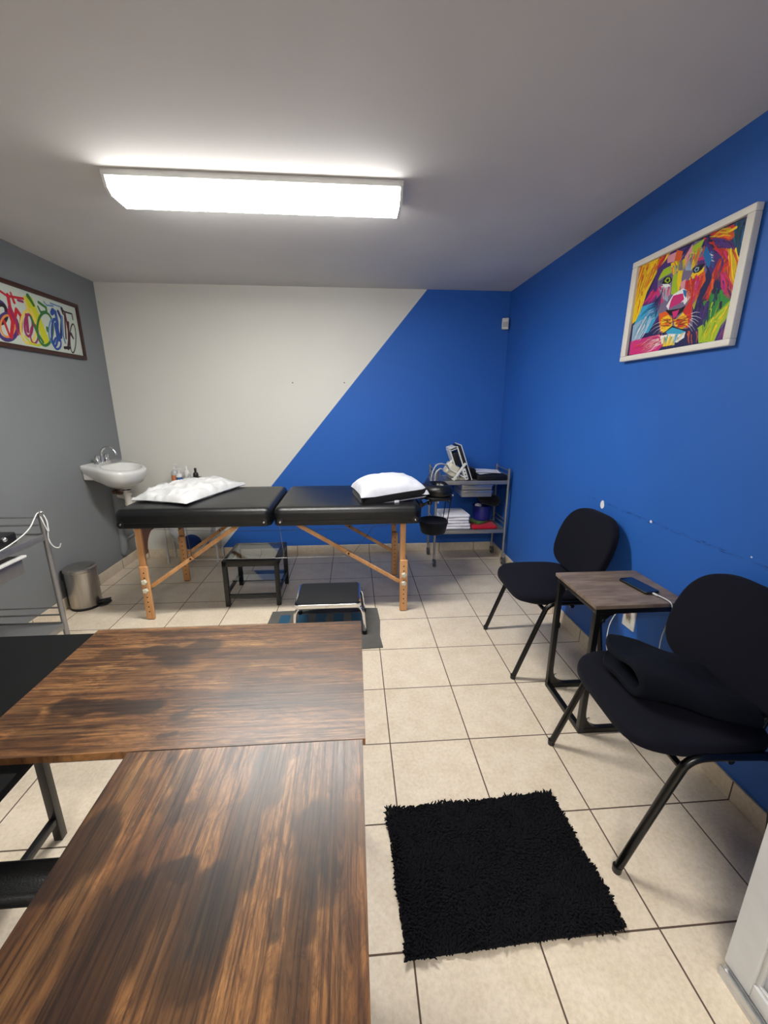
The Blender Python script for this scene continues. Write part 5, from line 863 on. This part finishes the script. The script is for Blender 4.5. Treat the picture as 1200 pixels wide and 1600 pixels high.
# ------------------------------------------------------------------ small C-shaped table, phone, outlet
t = thing('side_table', 'small grey wood side table with a black C frame between the chairs', 'table', (1.0, -1.545, 0))
b = B(); b.box(0.812, 1.204, -1.712, -1.380, 0.600, 0.616, 0.001); obj('tabletop', b, 'greywood', t)
FX0, FX1 = 0.832, 1.185
for y in (-1.695, -1.398):
    b = B(); b.box(FX0-0.012, FX0+0.012, y-0.012, y+0.012, 0.024, 0.576, 0.002)
    g = [(FX0+0.012, 0.576), (FX0+0.085, 0.576)]+[(FX0+0.085-0.073*math.sin(a), 0.576-0.085*(1-math.cos(a))) for a in [PI/2*k/6 for k in range(1, 7)]]
    b.prism(g, 1, y-0.010, y+0.010); g = [(x, 0.600-z) for x, z in g]; b.prism(g, 1, y-0.010, y+0.010); pst = obj('upright', b, 'blackmetal', t)
    for z in (0.545, 0.075):
        b = B(); b.lathe([(0.0075, 0), (0.0065, 0.003), (0.001, 0.004)], (FX0+0.026, y-0.010, z), 12, (0, -1, 0)); obj('bolt', b, 'chrome', pst)
    b = B(); b.box(FX0-0.012, FX1, y-0.012, y+0.012, 0, 0.024, 0.002); obj('base_bar', b, 'blackmetal', t)
    b = B(); b.box(FX0-0.012, FX1+0.01, y-0.012, y+0.012, 0.576, 0.600, 0.002); obj('top_bar', b, 'blackmetal', t)
for z in (0, 0.576): b = B(); b.box(FX0-0.012, FX0+0.012, -1.683, -1.410, z, z+0.024, 0.002); obj('cross_bar', b, 'blackmetal', t)
t = thing('phone', 'black phone charging on the small grey side table', 'phone', (1.1, -1.54, 0.616))
Tp = Matrix.Translation((1.098, -1.555, 0.6165)) @ Matrix.Rotation(math.radians(9), 4, 'Z')
b = B(Tp); b.slab(rr(0, 0, 0.072, 0.152, 0.011), 0, 0.011, 0.003, 3); obj('phone_body', b, 'blackplastic', t, 40)
b = B(Tp); b.slab(rr(0, 0, 0.067, 0.147, 0.009), 0.011, 0.0113, 0.0001, 1); obj('screen', b, 'screen', t, 40)
t = thing('power_outlet', 'white wall socket plate on the blue wall below the side table', 'outlet', (XR, -1.39, 0.32))
b = B(); b.box(XR-0.008, XR-0.0005, -1.435, -1.350, 0.315, 0.440, 0.003); obj('plate', b, 'whiteplastic', t)
b = B(); b.box(XR-0.010, XR-0.007, -1.412, -1.373, 0.345, 0.378, 0.001); obj('socket_insert', b, 'cream', t)
for y in (-1.400, -1.386): b = B(); b.box(XR-0.0106, XR-0.0098, y-0.001, y+0.001, 0.360, 0.372); obj('socket_slot', b, 'blackplastic', t)
t = thing('charger_cable', 'white charging cable with red plug running from the socket to the phone', 'cable', (1.19, -1.38, 0.4))
b = B(); b.box(XR-0.045, XR-0.0105, -1.400, -1.365, 0.395, 0.425, 0.005); obj('plug', b, 'redplug', t)
b = B(); b.tube([(1.168, -1.383, 0.408), (1.13, -1.40, 0.40), (1.09, -1.42, 0.34), (1.07, -1.46, 0.24), (1.08, -1.55, 0.16), (1.10, -1.66, 0.18), (1.09, -1.74, 0.30), (1.085, -1.742, 0.46), (1.100, -1.735, 0.52), (1.117, -1.735, 0.565), (1.118, -1.733, 0.600), (1.115, -1.722, 0.624), (1.113, -1.69, 0.627), (1.111, -1.650, 0.623), (1.110, -1.634, 0.622)], 0.0022, 8); obj('cord', b, 'whiteplastic', t, 60)
b = B(); b.bar((1.112, -1.652, 0.6225), (1.109, -1.630, 0.622), 0.009, 0.006, 0.002); obj('connector', b, 'whiteplastic', t)

# ------------------------------------------------------------------ shaggy rug
t = thing('shaggy_rug', 'small black shaggy rug on the tiles in front of the chairs', 'rug', (0.27, -2.19, 0))
cs = [Vector((-0.040, -1.993)), Vector((0.566, -1.975)), Vector((0.590, -2.378)), Vector((-0.022, -2.402))]
def rp(u, v): return cs[0].lerp(cs[1], u).lerp(cs[3].lerp(cs[2], u), v)
b = B(); b.prism([tuple(rp(u, v)) for u, v in ((0.01, 0.01), (0.99, 0.01), (0.99, 0.99), (0.01, 0.99))], 2, 0, 0.008); obj('backing', b, 'pile', t, 0)
rnd = random.Random(11); V, F = [], []
NX, NY = 118, 82
for i in range(NX):
    for j in range(NY):
        u = (i+rnd.random())/NX; v = (j+rnd.random())/NY; p = rp(u, v)
        fl = noise.noise(Vector((p.x*9, p.y*9, 0)))*2.2; a = fl*PI+rnd.uniform(-1.1, 1.1)
        L = rnd.uniform(0.010, 0.019); bend = rnd.uniform(0.5, 1.1); edge_ = min(u, 1-u, v, 1-v)
        if edge_ < 0.04:
            a += 0.0; bend *= 0.8+0.5*noise.noise(Vector((p.x*14, p.y*14, 5)))
        r = 0.0029; o = len(V); dx, dy = math.cos(a), math.sin(a)
        for k in range(4):
            s_ = k/3; h_ = 0.006+L*s_*(1-0.45*bend*s_); q = L*bend*s_*s_*0.9; rk = r*(1, 1.1, 1.05, 0.5)[k]
            for c in range(5):
                an = 2*PI*c/5; V.append((p.x+dx*q+rk*math.cos(an), p.y+dy*q+rk*math.sin(an), max(0.003, h_+rk*0.4*math.sin(an*2))))
        for k in range(3):
            for c in range(5): F.append((o+k*5+c, o+k*5+(c+1) % 5, o+(k+1)*5+(c+1) % 5, o+(k+1)*5+c))
        F.append(tuple(o+15+c for c in range(5)))
b = B(); b.v = V; b.f = F; b.fm = [0]*len(F); pl = obj('pile', b, 'pile', t, 180, recalc=False); pl['kind'] = 'stuff'

# ------------------------------------------------------------------ desks in the foreground
DZ = 0.75
def desk_top(name, x0, x1, y0, y1, blots, axis, parent, mat):
    n, m_ = int((x1-x0)/0.0038), int((y1-y0)/0.0038); X, Y = np.meshgrid(np.linspace(x0, x1, n), np.linspace(y0, y1, m_))
    A = np.zeros((m_, n, 3)); rs = np.random.RandomState(3)
    wob = np.array([[noise.fractal(Vector((x*(6 if axis == 'x' else 22), y*(22 if axis == 'x' else 6), 0.3)), 1.0, 2.0, 4) for x in X[0]] for y in Y[:, 0]])
    for st, ch, w, pts in blots:
        w, st = (w*(1.4 if axis == 'x' else 0.95), min(1.0, st*1.15)) if ch != 'l' else (w, st)
        best = np.full(X.shape, 9.0)
        for k in range(len(pts)-1):
            a, c = np.array(pts[k]), np.array(pts[k+1]); d = c-a; t_ = np.clip(((X-a[0])*d[0]+(Y-a[1])*d[1])/(d@d+1e-9), 0, 1)
            best = np.minimum(best, np.hypot(X-a[0]-t_*d[0], Y-a[1]-t_*d[1]))
        val = np.clip((1.25-(best/w)*(0.8+0.8*wob)-0.6*np.abs(wob))*1.7, 0, 1)*st
        idx = 'dgl'.index(ch); A[..., idx] = np.maximum(A[..., idx], val)
    xs, ys = X[0], Y[:, 0]
    vs = [(x, y, DZ) for y in ys for x in xs]; fs = [(i*n+j, i*n+j+1, (i+1)*n+j+1, (i+1)*n+j) for i in range(m_-1) for j in range(n-1)]
    N0 = len(vs); rim = [0*n+j for j in range(n)]+[i*n+n-1 for i in range(1, m_)]+[(m_-1)*n+j for j in range(n-2, -1, -1)]+[i*n for i in range(m_-2, 0, -1)]
    vs += [(vs[k][0], vs[k][1], DZ-0.015) for k in rim]
    for k in range(len(rim)): q = (k+1) % len(rim); fs.append((rim[q], rim[k], N0+k, N0+q))
    fs.append(tuple(N0+k for k in range(len(rim)-1, -1, -1)))
    b = B(); b.add(vs, fs); o = obj(name, b, mat, parent, 0, recalc=False)
    ca = o.data.color_attributes.new('blot', 'FLOAT_COLOR', 'POINT'); c = np.ones((len(vs), 4), np.float32); c[:, :3] = 0; c[:N0, :3] = A.reshape(-1, 3)
    ca.data.foreach_set('color', c.ravel()); return o
t = thing('desk', 'rustic brown desk wing running crosswise, farther from the viewer', 'desk', (-0.5, -2.22, 0), 0, 'rustic brown desk boards')
desk_top('desktop', -0.882, -0.1195, -2.4455, -1.994, BLOT_A, 'x', t, 'rustic_x')
for x in (-0.15,):
    for y in (-2.03, -2.41): b = B(); b.box(x-0.012, x+0.012, y-0.012, y+0.012, 0, DZ-0.015, 0.002); obj('leg', b, 'blackmetal', t)
for x in (-0.79,):
    b = B(); b.box(x-0.012, x+0.012, -2.042, -2.018, 0, DZ-0.016, 0.002); obj('leg', b, 'blackmetal', t)
b = B(); b.box(-0.86, -0.138, -2.042, -2.018, DZ-0.040, DZ-0.016, 0.002); obj('apron', b, 'blackmetal', t)
t = thing('desk', 'rustic brown desk wing running lengthwise at the bottom of the view', 'desk', (-0.35, -2.95, 0), 0, 'rustic brown desk boards')
desk_top('desktop', -0.5695, -0.125, -3.45, -2.4475, BLOT_B, 'y', t, 'rustic_y')
for x in (-0.54, -0.155):
    for y in (-3.42, ): b = B(); b.box(x-0.012, x+0.012, y-0.012, y+0.012, 0, DZ-0.016, 0.002); obj('leg', b, 'blackmetal', t)
b = B(); b.box(-0.167, -0.143, -2.49, -2.466, 0, DZ-0.016, 0.002); obj('leg', b, 'blackmetal', t)
b = B(); b.box(-0.552, -0.143, -3.432, -3.408, DZ-0.040, DZ-0.016, 0.002); obj('apron', b, 'blackmetal', t)
t = thing('desk', 'black topped desk at the left edge running under the brown board', 'desk', (-0.95, -2.26, 0))
b = B(); b.slab(rr(-0.965, -2.2625, 0.415, 0.565, 0.012), 0.7145, 0.7325, 0.002, 2); obj('desktop', b, 'blackboard', t, 40)
for x, y in ((-1.120, -2.006), (-0.80, -2.006), (-1.120, -2.52)):
        b = B(); b.box(x-0.013, x+0.013, y-0.013, y+0.013, 0, 0.7145, 0.002); obj('leg', b, 'blackmetal', t)
b = B(); b.box(-1.131, -1.109, -2.508, -2.019, 0.070, 0.092, 0.002); obj('stretcher', b, 'blackmetal', t)
b = B(); b.box(-1.107, -0.813, -2.017, -1.995, 0.688, 0.712, 0.002); obj('apron', b, 'blackmetal', t)

# desk chair whose armrest shows between the desks
t = thing('desk_chair', 'black desk chair of which one armrest shows beside the brown desk', 'chair', (-1.05, -2.83, 0))
for y in (-2.566, -3.09):
    b = B(); b.slab(rr(-0.765, y, 0.36, 0.066, 0.018), 0.597, 0.623, 0.010, 5); b.v = [(x, y_, z+0.006*(1-((x+0.76)/0.18)**2)) for x, y_, z in b.v]; arm = obj('armrest', b, 'vinyl', t, 60)
    b = B(); b.tube([(-0.86, y, 0.60), (-0.90, y, 0.54), (-0.95, y+(0.03 if y < -2.8 else -0.03), 0.45)], 0.012, 10); obj('armrest_support', b, 'blackplastic', arm, 60)
b = B(); b.slab(rr(-0.98, -2.828, 0.46, 0.46, 0.10), 0.42, 0.49, 0.028, 5, 0.01, 0.008); obj('seat', b, 'vinyl', t, 60)
b = B(Matrix.Translation((-1.235, -2.828, 0.80)) @ Matrix.Rotation(math.radians(-98), 4, 'Y')); b.slab(rr(0, 0, 0.52, 0.44, 0.10), -0.03, 0.03, 0.022, 5); obj('backrest', b, 'vinyl', t, 60)
b = B(); b.tube([(-1.15, -2.828, 0.44), (-1.24, -2.828, 0.46), (-1.262, -2.828, 0.62)], 0.02, 10); obj('back_support', b, 'blackplastic', t, 60)
b = B(); b.lathe([(0.035, 0.10), (0.035, 0.12), (0.025, 0.13), (0.025, 0.42)], (-0.98, -2.828, 0), 16); obj('gas_column', b, 'blackmetal', t, 40)
for k in range(5):
    a = 2*PI*k/5+0.3; cx, cy = -0.98+0.25*math.cos(a), -2.828+0.25*math.sin(a)
    b = B(); b.bar((-0.98, -2.828, 0.11), (cx, cy, 0.075), 0.04, 0.022, 0.004); lg = obj('base_arm', b, 'blackplastic', t)
    b = B(); b.lathe([(0.012, -0.018), (0.026, -0.018), (0.027, 0), (0.026, 0.018), (0.012, 0.018)], (cx, cy, 0.028), 16, (-math.sin(a), math.cos(a), 0)); b.tube([(cx, cy, 0.03), (cx, cy, 0.075)], 0.008, 8, False); obj('castor', b, 'blackplastic', lg)
